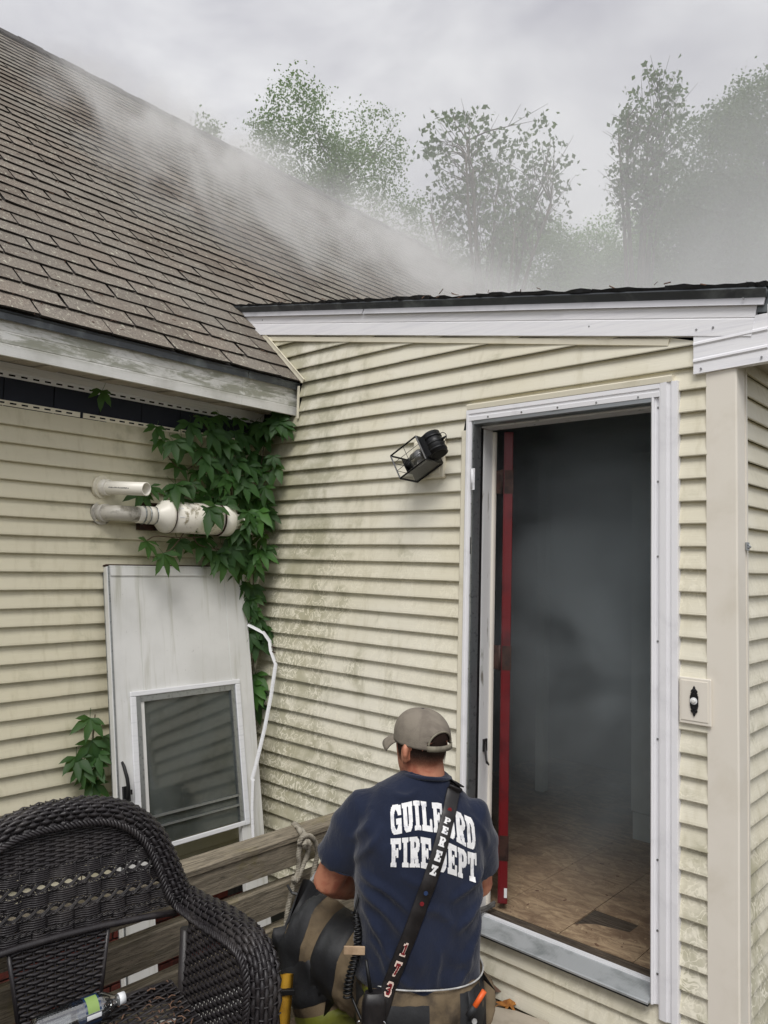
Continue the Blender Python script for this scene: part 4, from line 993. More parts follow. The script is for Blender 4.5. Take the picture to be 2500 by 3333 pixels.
# outline of the back: inner and outer edge, right half (w, z)
INN = [(0, .963), (.055, .962), (.115, .953), (.172, .926), (.213, .888), (.243, .838), (.268, .776), (.290, .722), (.312, .690)]
OUT = [(0, 1.022), (.072, 1.018), (.150, .998), (.222, .960), (.278, .902), (.318, .830), (.346, .765), (.366, .722), (.388, .706)]
def inner_w(z):
    P = INN
    for (w0, z0), (w1, z1) in zip(P, P[1:]):
        if z1 <= z <= z0: return w0 + (w1 - w0) * (z0 - z) / max(z0 - z1, 1e-6)
    return P[-1][0] if z < P[-1][1] else 0.
def path_pairs(sg):
    I = [CP(sg * w, .012, z) for w, z in INN]; O = [CP(sg * w, -.030, z) for w, z in OUT]
    I += [CQ(sg * .318, .06, .688), CQ(sg * .318, .14, .694), CQ(sg * .316, .24, .706), CQ(sg * .315, .33, .714), CQ(sg * .315, .385, .700), CQ(sg * .313, .41, .66), CQ(sg * .311, .415, .58), CQ(sg * .308, .413, .40), CQ(sg * .302, .405, .2), CQ(sg * .295, .395, .02)]
    O += [CQ(sg * .396, .04, .712), CQ(sg * .398, .13, .726), CQ(sg * .396, .24, .738), CQ(sg * .392, .34, .740), CQ(sg * .389, .41, .718), CQ(sg * .386, .445, .675), CQ(sg * .383, .455, .58), CQ(sg * .376, .452, .40), CQ(sg * .366, .445, .2), CQ(sg * .356, .435, .02)]
    return cr_spline(I, 6), cr_spline(O, 6)
def band_surface(I, O, sg):
    n = len(I) - 1
    def S(u, v):
        f = min(max(u, 0), 1) * n; i = min(int(f), n - 1); t = f - i
        a = I[i].lerp(I[i + 1], t); b = O[i].lerp(O[i + 1], t)
        tan = (I[i + 1] - I[i]).normalized(); ac = (b - a).normalized(); nr = tan.cross(ac).normalized() * (1 if sg < 0 else -1)
        c = (I[max(i - 3, 0)] + O[max(i - 3, 0)] + I[min(i + 4, n)] + O[min(i + 4, n)]) / 4
        bulge = math.sin(math.pi * v); lean = math.cos(math.pi * v)
        return a.lerp(b, v) + nr * .030 * bulge, (nr * (.35 + bulge) - ac * lean * .8).normalized()
    return S
for sg in (1, -1):
    I, O = path_pairs(sg); S = band_surface(I, O, sg)
    # make sure the bulge looks outwards from the chair
    pt, nr = S(.15, .5)
    if nr.dot(cn) < 0:
        def S(u, v, S0=S):
            p, n = S0(u, v); a = S0(u, 0)[0].lerp(S0(u, 1)[0], v); return a * 2 - p, (n - 2 * n.dot((p - a).normalized()) * (p - a).normalized()) if (p - a).length > 1e-6 else n
    mb = MB(); weave(mb, S, 0, 1, 0, 1, 70, 8, None, .0019, .0034, .0026)
    mb.build('arm_and_border', M['wicker'], chair)
    # backing so that the roll is not see-through
    mb = MB(); n = 60; vs = []
    for i in range(n + 1):
        for v in (0, .25, .5, .75, 1):
            p, nn0 = S(i / n, v); vs.append(p - nn0 * .005)
    mb.add(vs, [(i * 5 + k, (i + 1) * 5 + k, (i + 1) * 5 + k + 1, i * 5 + k + 1) for i in range(n) for k in range(4)], True); mb.build('border_core', M['dark'], chair)
    # plaited edge
    mb = MB(); P = I
    L = 0
    for s_ in range(4):
        q = []; L = 0
        for i in range(len(P) * 2 - 1):
            f = i / 2; k = int(f); c = P[k] if f == k else P[k].lerp(P[min(k + 1, len(P) - 1)], .5)
            t = (P[min(k + 1, len(P) - 1)] - P[max(k - 1, 0)]).normalized(); a = (O[min(k, len(O) - 1)] - P[k]).normalized(); b = t.cross(a)
            if i: L += (c - last).length
            last = c
            w = L * 150 + s_ * math.pi / 2; q.append(c + a * math.cos(w) * .008 + b * math.sin(w) * .006)
        mb.tube(q, .0042, 5)
    mb.build('plaited_edge', M['wicker'], chair)
    # woven side panel under the arm
    def SS(u, v):
        z = .06 + v * .645; return CQ(sg * (.315 - .02 * (1 - v)), .075 + u * .325 - .03 * (1 - v) * (1 - u), z), cd * -sg
    mb = MB(); weave(mb, SS, 0, 1, 0, 1, 15, 46, .0074, .0022, .0030, .0026); mb.build('side_panel', M['wicker'], chair)
# upper back panel: close weave, then bands with open crossed rows
def SB(u, v): return CP(u, .0, v), cn
mb = MB(); weave(mb, SB, -.32, .32, .866, .962, 26, 15, .0046, .0022, .0030, .0022, lambda v: (-inner_w(v), inner_w(v)))
mb.build('back_panel', M['wicker'], chair)
mb = MB()
for (z0, z1, rows) in ((.834, .864, 6), (.774, .806, 6), (.720, .748, 5), (.696, .712, 3)):
    for j in range(rows):
        z = z0 + (z1 - z0) * (j + .5) / rows; a = inner_w(z) if z > .69 else .31; nseg = 50
        pts = [SB(-a + 2 * a * i / nseg, z)[0] + cn * .0035 * (1 if math.floor((-a + 2 * a * i / nseg + 5) / .034) % 2 else -1) for i in range(nseg + 1)]
        ribbon(mb, pts, [cn] * len(pts), .0029, .0018)
    for ze in (z0 - .002, z1 + .002):
        a = inner_w(ze) if ze > .69 else .31
        for ph in (0, math.pi):
            mb.tube([SB(-a + 2 * a * i / 120, ze)[0] + cn * .003 * math.cos(i * 1.05 + ph) + Vector((0, 0, .002 * math.sin(i * 1.05 + ph))) for i in range(121)], .0016, 4, False)
for (zc_, hh) in ((.820, .0100), (.761, .0092)):
    a = inner_w(zc_) - .004
    for ph in (0, math.pi):
        for st in (-.0032, 0, .0032):
            pts = [SB(-a + 2 * a * i / 160, zc_ + hh * math.sin((-a + 2 * a * i / 160) * math.pi / .034 + ph) + st)[0] + cn * .003 * math.cos((-a + 2 * a * i / 160) * math.pi / .034 + ph) for i in range(161)]
            ribbon(mb, pts, [cn] * len(pts), .0018, .0014)
i = -.306
while i < .31:
    zt_ = max([z / 1000 for z in range(690, 962, 4) if inner_w(z / 1000) > abs(i)] or [.69]); mb.tube([SB(i, .69)[0] - cn * .002, SB(i, zt_)[0] - cn * .002], .0030, 5); i += .034
mb.build('openwork_band', M['wicker'], chair)
mb = MB(); mb.tube([CP(-.315, .004, .672), CP(-.22, .006, .682), CP(-.1, .006, .690), CP(0, .006, .692), CP(.1, .006, .690), CP(.22, .006, .682), CP(.315, .004, .672)], .0095, 8); mb.build('back_rail', M['wicker'], chair)
# splat
def SP_(u, v):
    z = .50 + v * .19; hw_ = .095 + .025 * v; return CP(u * hw_, .002 + .015 * (1 - v), z), cn
mb = MB(); weave(mb, SP_, -1, 1, 0, 1, 9, 20, None, .0022, .0036, .0028); mb.build('back_splat', M['wicker'], chair)
mb = MB()
for sg in (1, -1):
    mb = MB(); mb.tube([SP_(sg * 1.02, 0)[0], SP_(sg * 1.03, .5)[0], SP_(sg * 1.04, 1)[0]], .006, 6); mb.build('splat_edge', M['wicker'], chair)
# seat
def ST(u, v): return CQ(u, .005 + v * .40, .500 - .010 * math.sin(math.pi * v)), Vector((0, 0, 1))
mb = MB(); weave(mb, ST, -.296, .296, 0, 1, 19, 34, .0052, .0022, .0036, .0030); mb.build('seat', M['wicker'], chair)
mb = MB(); mb.obox(CQ(-.297, .40, .445), cd * .594, cn * .012, (0, 0, .05)); mb.obox(CQ(-.297, -.01, .445), cd * .594, cn * .012, (0, 0, .05))
for w in (-.297, .285): mb.obox(CQ(w, .002, .445), cd * .012, cn * .398, (0, 0, .045))
mb.build('seat_frame', M['wicker'], chair)
for w, n in ((-.345, -.015), (.345, -.015), (-.340, .415), (.340, .415)):
    mb = MB(); mb.tube([CQ(w, n, .0), CQ(w, n, .3), CQ(w, n, .62)], [.016, .018, .016], 8); mb.build('leg', M['wicker'], chair)
# litter on the seat
mb = MB()
for i in range(70):
    c = ST(rnd.uniform(.02, .28), rnd.uniform(.0, .5))[0] + Vector((0, 0, .006)); a = rnd.uniform(0, 6.28); L = rnd.uniform(.006, .024)
    d = (cd * math.cos(a) + cn * math.sin(a)) * L; mb.tube([c, c + d * .5 + Vector((0, 0, .004)), c + d], rnd.uniform(.0008, .0022), 4, False)
lit = tag(mb.build('seat_litter', M['deadleaf']), 'scattered twigs and leaf crumbs on the wicker seat', 'litter', kind='stuff')

# ------------------------------------------------------------------ water bottle
bt0 = CQ(-.088, .100, .536); bdir = (CQ(.075, .092, .536) - bt0); bdir = (bdir.normalized() + Vector((0, 0, .03))).normalized()
bot = empty('water_bottle', tuple(bt0 - Vector((0, 0, .032))), 'empty clear plastic water bottle with green and blue label lying on the wicker seat', 'bottle')
mb = MB(); prof = [(.0, .022), (.004, .029), (.012, .0315)]
for i in range(12): prof += [(.016 + i * .0068, .0305), (.0194 + i * .0068, .0325)]
prof += [(.100, .0305), (.104, .0318), (.140, .0318), (.146, .0315), (.160, .027), (.172, .020), (.180, .0135), (.186, .0125), (.194, .0125)]
prof = [(s * 1.1, r * 1.06) for s, r in prof]
mb.tube([bt0 + bdir * s for s, r in prof], [r * (1 + .03 * noise.noise(Vector((s * 40, 1, 1)))) for s, r in prof], 24, True, True); mb.build('bottle_body', M['bottle'], bot)
mb = MB(); mb.tube([bt0 + bdir * .208, bt0 + bdir * .209, bt0 + bdir * .224, bt0 + bdir * .2245], [.0135, .0145, .0145, .012], 20); mb.build('bottle_cap', M['cap_white'], bot)
mb = MB(); bx = bdir.cross(Vector((0, 0, 1))).normalized(); by = bx.cross(bdir).normalized()
def lab(mb, s0, s1, a0, a1, r):
    n = 14; vs = []
    for i in range(n + 1):
        a = R(a0 + (a1 - a0) * i / n)
        for s in (s0, s1): vs.append(bt0 + bdir * s + (bx * math.cos(a) + by * math.sin(a)) * r)
    mb.add(vs, [(2 * i, 2 * i + 1, 2 * i + 3, 2 * i + 2) for i in range(n)], True)
lab(mb, .116, .154, -180, 180, .0342); mb.build('label_band', M['label_blue'], bot)
mb = MB(); lab(mb, .121, .149, 18, 92, .0345); mb.build('label_panel', M['label_green'], bot)
mb = MB(); lab(mb, .117, .153, -6, 12, .0345); mb.build('label_stripe', M['cap_white'], bot)

# ------------------------------------------------------------------ kneeling firefighter
PO = Vector((1.792, -.769, 0)); Rv = Vector((.643, .766, 0)).normalized(); Fv = Vector((-.766, .643, 0)).normalized(); Zv = Vector((0, 0, 1))
def PW(r, f, z): return PO + Rv * r + Fv * f + Vector((0, 0, z))
man = empty('person', tuple(PW(0, .1, 0)), 'kneeling person seen from behind in navy printed t-shirt, taupe cap and tan turnout trousers', 'person')
def remeshed(mb, name, voxel, smooth=4, fac=.5):
    me = mb.mesh(name, None); o = bpy.data.objects.new(name, me); col.objects.link(o)
    m1 = o.modifiers.new('r', 'REMESH'); m1.mode = 'VOXEL'; m1.voxel_size = voxel; m1.use_smooth_shade = True
    m2 = o.modifiers.new('s', 'SMOOTH'); m2.iterations = smooth; m2.factor = fac
    dg = bpy.context.evaluated_depsgraph_get(); ev = o.evaluated_get(dg); out = bpy.data.meshes.new_from_object(ev)
    bpy.data.objects.remove(o); out.name = name; return out
def finish(me, name, mat, parent):
    o0 = org(parent); me.transform(Matrix.Translation(-o0)); me.materials.clear(); me.materials.append(mat)
    me.polygons.foreach_set('use_smooth', [True] * len(me.polygons)); ob = place(name, me, parent); ORG[ob.name] = o0; return ob
def roll(r, f, z):
    """his right shoulder sits lower"""
    k = min(max((z - .55) / .3, 0), 1); return PW(r, f, z - .17 * r * k)
def torso(rings, grow=0):
    mb = MB(); out = []
    for z, c_r, c_f, hw, hd in rings:
        n = 32; ring = []
        for k in range(n):
            t = 2 * math.pi * k / n; cc, ss = math.cos(t), math.sin(t); p = 2.5
            x = math.copysign(abs(cc) ** (2 / p), cc) * (hw + grow); y = math.copysign(abs(ss) ** (2 / p), ss) * (hd + grow)
            ring.append(roll(c_r + x, c_f + y, z))
        out.append(ring)
    mb.loft(out); return mb
TR = [(.40, .0, .0, .175, .14), (.47, .0, .0, .186, .146), (.56, -.006, -.006, .190, .150), (.66, -.010, -.012, .188, .146), (.76, -.012, -.016, .188, .141), (.85, -.012, -.019, .193, .133), (.905, -.008, -.018, .188, .121), (.945, -.003, -.012, .175, .106), (.98, .004, -.006, .150, .090), (1.01, .010, .0, .112, .076), (1.035, .013, .003, .078, .066), (1.052, .014, .004, .062, .060)]
HC = Vector((-.004, .012, 1.136)); al = R(30); hF = Rv * -math.sin(al) + Fv * math.cos(al); hL = Rv * -math.cos(al) - Fv * math.sin(al)
HCW = PW(*HC)
# body: one continuous skin surface
mb = torso([(z, a, b, c - .016, d - .016) for z, a, b, c, d in TR[1:-3]])
mb.tube([PW(.012, .0, .98), PW(.006, .004, 1.05), PW(0, .008, 1.11)], [.066, .060, .058], 18)
rings = []
for z, l, w, sh in ((-.118, .030, .030, .045), (-.108, .052, .046, .030), (-.085, .070, .058, .016), (-.05, .086, .067, .004), (-.01, .094, .073, 0), (.03, .096, .0745, -.002), (.065, .088, .070, -.006), (.092, .066, .055, -.008), (.106, .036, .032, -.008)):
    rings.append(ell(HCW + Zv * z * (.92 if z < 0 else .76) + hF * sh * .9, hL * w * .92, hF * l * .92, 24, 2.2))
mb.loft(rings)
mb.tube([HCW + hF * .088 + Zv * .012, HCW + hF * .108 - Zv * .022, HCW + hF * .095 - Zv * .036], [.008, .013, .009], 8)
mb.tube([HCW + hF * .082 - Zv * .062 + hL * .02, HCW + hF * .092 - Zv * .062, HCW + hF * .082 - Zv * .062 - hL * .02], .008, 8)
for sg in (1, -1):
    c = HCW + hL * .069 * sg - hF * .004 - Zv * .026
    mb.tube([c - hF * .006 + Zv * .030, c - hF * .016 + Zv * .018 + hL * sg * .010, c - hF * .018 + hL * sg * .012, c - hF * .008 - Zv * .024 + hL * sg * .004, c + hF * .004 - Zv * .028], [.007, .009, .009, .008, .006], 8)
    mb.tube([c + Zv * .015, c - Zv * .018], .011, 8)
def hand(mb, wrist, fwd, palm_n, thumb):
    """palm and five fingers, slightly curled"""
    fwd = fwd.normalized(); palm_n = (palm_n - fwd * palm_n.dot(fwd)).normalized(); side = fwd.cross(palm_n) * thumb
    mb.loft([ell(wrist + fwd * s, side * w, palm_n * t, 12, 2.4) for s, w, t in ((-.02, .026, .02), (.02, .034, .019), (.06, .042, .017), (.092, .043, .014))])
    for i, (o, L) in enumerate(((.033, .072), (.011, .08), (-.011, .075), (-.032, .058))):
        k = wrist + fwd * .085 + side * o; a = k + fwd * L * .42 + palm_n * -.006; b = a + (fwd * .8 - palm_n * .6) * L * .33; c = b + (fwd * .45 - palm_n * .9) * L * .25
        mb.tube([k, a, b, c], [.0105, .0098, .009, .0075], 8)
    k = wrist + fwd * .02 + side * .03; a = k + (side * .75 + fwd * .5 - palm_n * .2) * .042; b = a + (side * .25 + fwd * .9 - palm_n * .35) * .032
    mb.tube([k, a, b], [.013, .0115, .009], 8)
SL_, EL_, WL_ = PW(-.165, .0, .955), PW(-.272, .072, .705), PW(-.115, .27, .60)
SR_, ER_, WR_ = PW(.140, -.02, .93), PW(.186, .035, .70), PW(.15, .275, .74)
for a, b, c, th in ((SL_, EL_, WL_, 1), (SR_, ER_, WR_, -1)):
    mb.tube([a, a.lerp(b, .35), a.lerp(b, .75), b, b.lerp(c, .18), b.lerp(c, .4), b.lerp(c, .8), c], [.058, .057, .050, .047, .050, .049, .034, .029], 14)
    hand(mb, c, c - b, Zv, th)
for hp, kn, an_ in ((PW(-.09, .04, .42), PW(-.325, .28, .47), PW(-.205, .16, .12)), (PW(.10, -.02, .40), PW(.13, .34, .10), PW(.12, -.06, .08))):
    mb.tube([hp, hp.lerp(kn, .5), kn, kn.lerp(an_, .4), an_], [.085, .075, .06, .058, .042], 12)
me = remeshed(mb, 'body', .0058, 3, .45); body = finish(me, 'body', M['skin'], man)
# hair: a clipped shell low on the head
mb = MB(); rings = []
for i in range(12):
    z = -.072 + i * .011; k = min(i / 8, 1); l = .080 + .011 * k; w = .062 + .0095 * k
    if i > 7: l, w = (.0930 if i < 11 else .0905), .0735
    n = 30; ring = []; sp_ = 118 if i <= 7 else 40
    for q in range(n + 1):
        t = R(-sp_ + 2 * sp_ * q / n); ring.append(HCW + Zv * (z + (.020 if i <= 7 else -.004) * (abs(q / n - .5) * 2) ** 2) - hF * math.cos(t) * (l + .001) + hL * math.sin(t) * (w + .0015) + hF * .001)
    rings.append(ring)
vs = [q for r_ in rings for q in r_]; n = 31
mb.add(vs, [(j * n + i, j * n + i + 1, (j + 1) * n + i + 1, (j + 1) * n + i) for j in range(11) for i in range(30)], True)
def hair_mat():
    t = NT('cropped_hair'); P = t.pos(); z = t.sep(P)[2]
    f = t.step(t.math('ADD', z, t.math('MULTIPLY', t.noise(P, 260, 2), .02)), HCW.z - .062, HCW.z - .008)
    t.base(srgb(46, 35, 30), .85, 0, .15); tr = t.n.new('ShaderNodeBsdfTransparent'); mxs = t.n.new('ShaderNodeMixShader')
    t.l.new(t.math('MULTIPLY', f, .93), mxs.inputs[0]); t.l.new(tr.outputs[0], mxs.inputs[1]); t.l.new(t.b.outputs[0], mxs.inputs[2]); t.l.new(mxs.outputs[0], t.out.inputs[0]); return t.m
mb.build('hair', hair_mat(), body)
# t-shirt
mb = torso(TR[1:])
for a, b, r0, r1, k in ((SL_, EL_, .074, .074, .72), (SR_, ER_, .072, .072, .80)):
    e_ = a.lerp(b, k); mb.tube([a + (a - b) * .02 + Rv * (.05 if a is SL_ else -.05), a - Zv * .012, a.lerp(b, k * .5), e_], [r0 * .62, r0 * .86, (r0 + r1) / 2 + .002, r1], 20)
me = remeshed(mb, 'tshirt', .0072, 5, .5)
ax0 = PW(0, 0, 0)
FOLDS = [(-.19, .80, -.05, .70, .010, .010), (-.19, .76, -.07, .64, .012, .011), (-.18, .70, -.10, .56, .010, .010), (-.16, .62, -.09, .50, .010, .009), (-.12, .60, -.05, .49, .009, .008), (.17, .80, .06, .72, .010, .009), (.175, .74, .08, .63, .011, .010), (.17, .66, .10, .54, .010, .009), (.13, .60, .09, .49, .009, .008), (.02, .60, .03, .48, .010, .007), (.06, .98, .12, .90, .010, .007), (-.16, .96, -.21, .86, .010, .008), (-.14, .93, -.20, .80, .009, .008), (.13, .95, .19, .84, .010, .008), (-.10, 1.0, -.02, 1.01, .008, .006), (-.02, .72, .08, .66, .013, .006), (-.09, .80, .02, .77, .012, .005)]
NR = [v.normal.copy() for v in me.vertices]
for v, nv in zip(me.vertices, NR):      # creases: soft, stretched along the pull of the cloth
    c = v.co.copy(); loc = c - PO; r_, f_, z_ = loc.dot(Rv), loc.dot(Fv), loc.z
    a = noise.noise(Vector((r_ * 9 + z_ * 5, f_ * 5, z_ * 7 - r_ * 6))) * .0075
    a += max(0, noise.noise(Vector((r_ * 16 - z_ * 9, f_ * 6, z_ * 15 + r_ * 12)))) * .0085 * (1 if z_ < .72 or abs(r_) > .13 else .35)
    if f_ < .02:
        for r0, z0, r1, z1, wd_, am in FOLDS:
            ux, uz = r1 - r0, z1 - z0; L2 = ux * ux + uz * uz; tt = ((r_ - r0) * ux + (z_ - z0) * uz) / L2
            if -.1 < tt < 1.1:
                dd_ = ((r_ - r0) * uz - (z_ - z0) * ux) / math.sqrt(L2) + .006 * math.sin(tt * 5 + r0 * 40); a += 1.45 * am * math.exp(-(dd_ / wd_) ** 2) * max(0, math.sin(math.pi * min(max(tt, 0), 1))) ** .6
    low = max(0, (.62 - z_) / .15); a += low * .004 * math.sin(r_ * 60 + f_ * 30 + z_ * 14)
    v.co = c + nv * a
shirt = finish(me, 'tshirt', M['shirt'], man)
def bvh_of(ob):
    o0 = org(ob); me = ob.data; return BVHTree.FromPolygons([v.co + o0 for v in me.vertices], [tuple(p.vertices) for p in me.polygons])
# collar rib
mb = MB(); ring = ell(PW(.012, .002, 1.034), Rv * .072 + Zv * -.006, Fv * .070 + Zv * -.010, 30); mb.tube(ring + [ring[0]], .0062, 8, False); mb.build('collar', M['shirt'], shirt)
# sleeve hem stitch
for a, b, k, r1 in ((SL_, EL_, .70, .0735),):
    mb = MB(); t = (b - a).normalized(); x = t.orthogonal().normalized(); y = t.cross(x); c = a.lerp(b, k); ring = ell(c, x * r1, y * r1, 30); mb.tube(ring + [ring[0]], .0022, 5, False); mb.build('sleeve_hem', M['shirt'], shirt)
# lettering -----------------------------------------------------------
def inside(ch, x, y):
    se = lambda cx, cy, rx, ry, p=2.7: abs((x - cx) / rx) ** p + abs((y - cy) / ry) ** p < 1
    bx = lambda x0, x1, y0, y1: x0 <= x <= x1 and y0 <= y <= y1
    foot = bx(.03, .53, 0, .13); head = bx(.03, .53, .87, 1)
    if ch == 'I': return bx(.27, .73, 0, 1) or bx(.04, .96, 0, .14) or bx(.04, .96, .86, 1)
    if ch == 'O': return se(.5, .5, .5, .5) and not se(.5, .5, .2, .34)
    if ch == 'D': return bx(.12, .40, 0, 1) or bx(.02, .3, 0, .13) or bx(.02, .3, .87, 1) or (x > .3 and se(.3, .5, .68, .5) and not (se(.3, .5, .38, .35)))
    if ch == 'G': return (se(.5, .5, .5, .5) and not se(.5, .5, .21, .34) and not bx(.55, 1, .44, .66)) or bx(.52, .98, .36, .5) or bx(.70, .98, .02, .5) or bx(.76, .97, .66, .96)
    if ch == 'U': return bx(.12, .40, .3, 1) or bx(.62, .90, .3, 1) or (y < .42 and se(.51, .42, .39, .42) and not se(.51, .42, .11, .24)) or bx(.0, .48, .87, 1) or bx(.54, 1., .87, 1)
    if ch == 'L': return bx(.14, .44, 0, 1) or bx(.02, .97, 0, .19) or bx(.80, .97, 0, .40) or head
    if ch == 'F': return bx(.14, .44, 0, 1) or bx(.02, .97, .81, 1) or bx(.80, .97, .62, 1) or bx(.14, .66, .42, .58) or bx(.58, .70, .34, .66) or foot
    if ch == 'E': return bx(.14, .44, 0, 1) or bx(.02, .97, .82, 1) or bx(.80, .97, .65, 1) or bx(.14, .66, .43, .58) or bx(.58, .70, .36, .65) or bx(.02, .97, 0, .18) or bx(.80, .97, 0, .36)
    if ch == 'P': return bx(.14, .42, 0, 1) or foot or bx(.02, .4, .87, 1) or (x > .35 and se(.35, .69, .62, .31) and not se(.35, .69, .33, .155))
    if ch == 'R': return bx(.14, .42, 0, 1) or bx(.02, .52, 0, .12) or bx(.02, .4, .88, 1) or (x > .35 and se(.35, .73, .60, .27) and not se(.35, .73, .32, .13)) or (y < .52 and abs(x - (.55 + (.52 - y) * .42)) < .145) or bx(.62, 1.0, 0, .11)
    if ch == 'T': return bx(.35, .65, 0, 1) or bx(.02, .98, .82, 1) or bx(.02, .18, .60, 1) or bx(.82, .98, .60, 1) or bx(.2, .8, 0, .13)
    if ch == 'Z': return bx(.06, .95, .82, 1) or bx(.06, .95, 0, .18) or bx(.06, .22, .64, 1) or bx(.79, .95, 0, .36) or abs(x - (.2 + .62 * y)) < .17
    if ch == '1': return bx(.36, .66, 0, 1) or bx(.14, .86, 0, .14) or bx(.2, .5, .74, .88)
    if ch == '7': return bx(.06, .95, .80, 1) or bx(.06, .24, .62, 1) or (y < .85 and abs(x - (.38 + .40 * y)) < .16)
    if ch == '3': return (se(.48, .73, .42, .27) and not se(.42, .73, .2, .13) and not bx(0, .42, .56, .74)) or (se(.5, .27, .45, .27) and not se(.42, .27, .22, .13) and not bx(0, .42, .26, .46))
    return False
def letter_cells(ch, nx=22, ny=30):
    out = []
    for j in range(ny):
        for i in range(nx):
            if any(inside(ch, (i + .5) / nx + ox, (j + .5) / ny + oy) for ox, oy in ((0, 0), (.035, 0), (-.035, 0), (0, .022), (0, -.022))): out.append((i / nx, (i + 1) / nx, j / ny, (j + 1) / ny))
    return out
sb = bvh_of(shirt)
def onshirt(r_, z_, tree=sb, off=.0012):
    h = tree.ray_cast(PW(r_, -.7, z_), Fv)
    if h[0] is None: return PW(r_, -.13, z_)
    return h[0] + (h[1] if h[1].dot(Fv) < 0 else -h[1]) * off
def interp(P, x):
    for (x0, y0), (x1, y1) in zip(P, P[1:]):
        if x <= x1: t = (x - x0) / (x1 - x0); t = t * t * (3 - 2 * t) * .5 + t * .5; return y0 + (y1 - y0) * t
    return P[-1][1]
def line_text(text, r0, r1, top, bot, name):
    wd = [.62 if c == 'I' else (.34 if c == ' ' else 1.) for c in text]; gap = .10; tot = sum(wd) + gap * (len(text) - 1); x = 0
    for c, w_ in zip(text, wd):
        if c != ' ':
            mb = MB(); idx = {}; 
            def vid(u, v):
                key = (round(u, 4), round(v, 4))
                if key not in idx:
                    fx = (x + u * w_) / tot; r_ = r0 + (r1 - r0) * fx; zb, zt_ = interp(bot, fx), interp(top, fx); idx[key] = len(mb.v); mb.v.append(onshirt(r_, zb + (zt_ - zb) * v))
                return idx[key]
            for (a, b, c0, c1) in letter_cells(c): mb.f.append((vid(a, c0), vid(b, c0), vid(b, c1), vid(a, c1))); mb.sm.append(True)
            mb.build('printed_letter', M['print'], shirt)
        x += w_ + gap
line_text('GUILFORD', -.112, .140, [(0, .976), (.3, .990), (.55, .982), (1, .932)], [(0, .906), (.3, .920), (.55, .910), (1, .852)], 'a')
line_text('FIRE DEPT', -.114, .140, [(0, .897), (.3, .904), (.55, .894), (1, .844)], [(0, .824), (.3, .824), (.55, .812), (1, .768)], 'b')
# trousers -----------------------------------------------------------
mb = MB(); rings = []
for z, hw, hd, cf_ in ((.26, .165, .15, .02), (.33, .19, .174, .01), (.41, .198, .174, .0), (.47, .192, .166, .0), (.492, .188, .162, .0)): rings.append(ell(PW(0, cf_, z), Rv * hw, Fv * hd, 32, 2.4))
mb.loft(rings)
HL, KL, AL = PW(-.10, .05, .41), PW(-.325, .275, .475), PW(-.205, .16, .13)
HR, KR, AR = PW(.11, -.02, .38), PW(.14, .34, .11), PW(.13, -.10, .09)
def limb(mb, a, b, c, ra):
    mb.tube([a, a.lerp(b, .35), a.lerp(b, .75), b], [ra * 1.06, ra, ra * .98, ra * .94], 22); mb.tube([b, b.lerp(c, .3), b.lerp(c, .7), c], [ra * .94, ra * .93, ra * .88, ra * .82], 22)
limb(mb, HL, KL, AL, .122); limb(mb, HR, KR, AR, .118)
me = remeshed(mb, 'trousers', .010, 5, .5)
NR = [v.normal.copy() for v in me.vertices]
for v, nv in zip(me.vertices, NR):
    c = v.co.copy(); v.co = c + nv * (noise.noise(c * 11) * .013 + abs(noise.noise(Vector((c.x * 26, c.y * 26, c.z * 13)) + Vector((3, 1, 2)))) * .013 - .006)
trs = finish(me, 'trousers', M['tan'], man); tb = bvh_of(trs)
mb = MB(); ring = ell(PW(0, .0, .4925), Rv * .1885, Fv * .1625, 48, 2.4); mb.tube([q + Vector((0, 0, .004 * noise.noise(q * 9))) for q in ring + [ring[0]]], .0024, 6, False); mb.build('waist_piping', M['silver'], trs)
def limb_band(a, b, t0, t1, ra, name, mat, n=9, lean=0, arc=(0, 360)):
    """a panel of cloth sewn round a limb, laid on its surface"""
    ax = (b - a).normalized(); x = (Zv - ax * Zv.dot(ax)).normalized(); y = ax.cross(x); mb = MB(); m_ = 36; vs = []
    for i in range(n + 1):
        for k in range(m_ + 1):
            th = R(arc[0] + (arc[1] - arc[0]) * k / m_); d = x * math.cos(th) + y * math.sin(th)
            t = t0 + (t1 - t0) * i / n + lean * math.sin(th); o_ = a + (b - a) * t; h = tb.ray_cast(o_ + d * .4, -d)
            p = h[0] if h[0] is not None and (h[0] - o_).length < ra * 1.55 else o_ + d * ra
            edge = .0065 if 0 < i < n else .0012
            vs.append(p + d * edge)
    q = m_ + 1; mb.add(vs, [(i * q + k, i * q + k + 1, (i + 1) * q + k + 1, (i + 1) * q + k) for i in range(n) for k in range(m_)], True)
    return mb.build(name, M[mat], trs)
limb_band(HL, KL, .86, 1.22, .118, 'knee_patch', 'gear_black', 9, .10)
limb_band(HL, KL, .36, .66, .120, 'thigh_patch', 'gear_black', 9, .06)
limb_band(KL, AL, .18, .52, .112, 'shin_patch', 'gear_black')
limb_band(KL, AL, .60, .86, .106, 'reflective_band', 'lime')
limb_band(KL, AL, .87, 1.02, .10, 'cuff', 'gear_black')
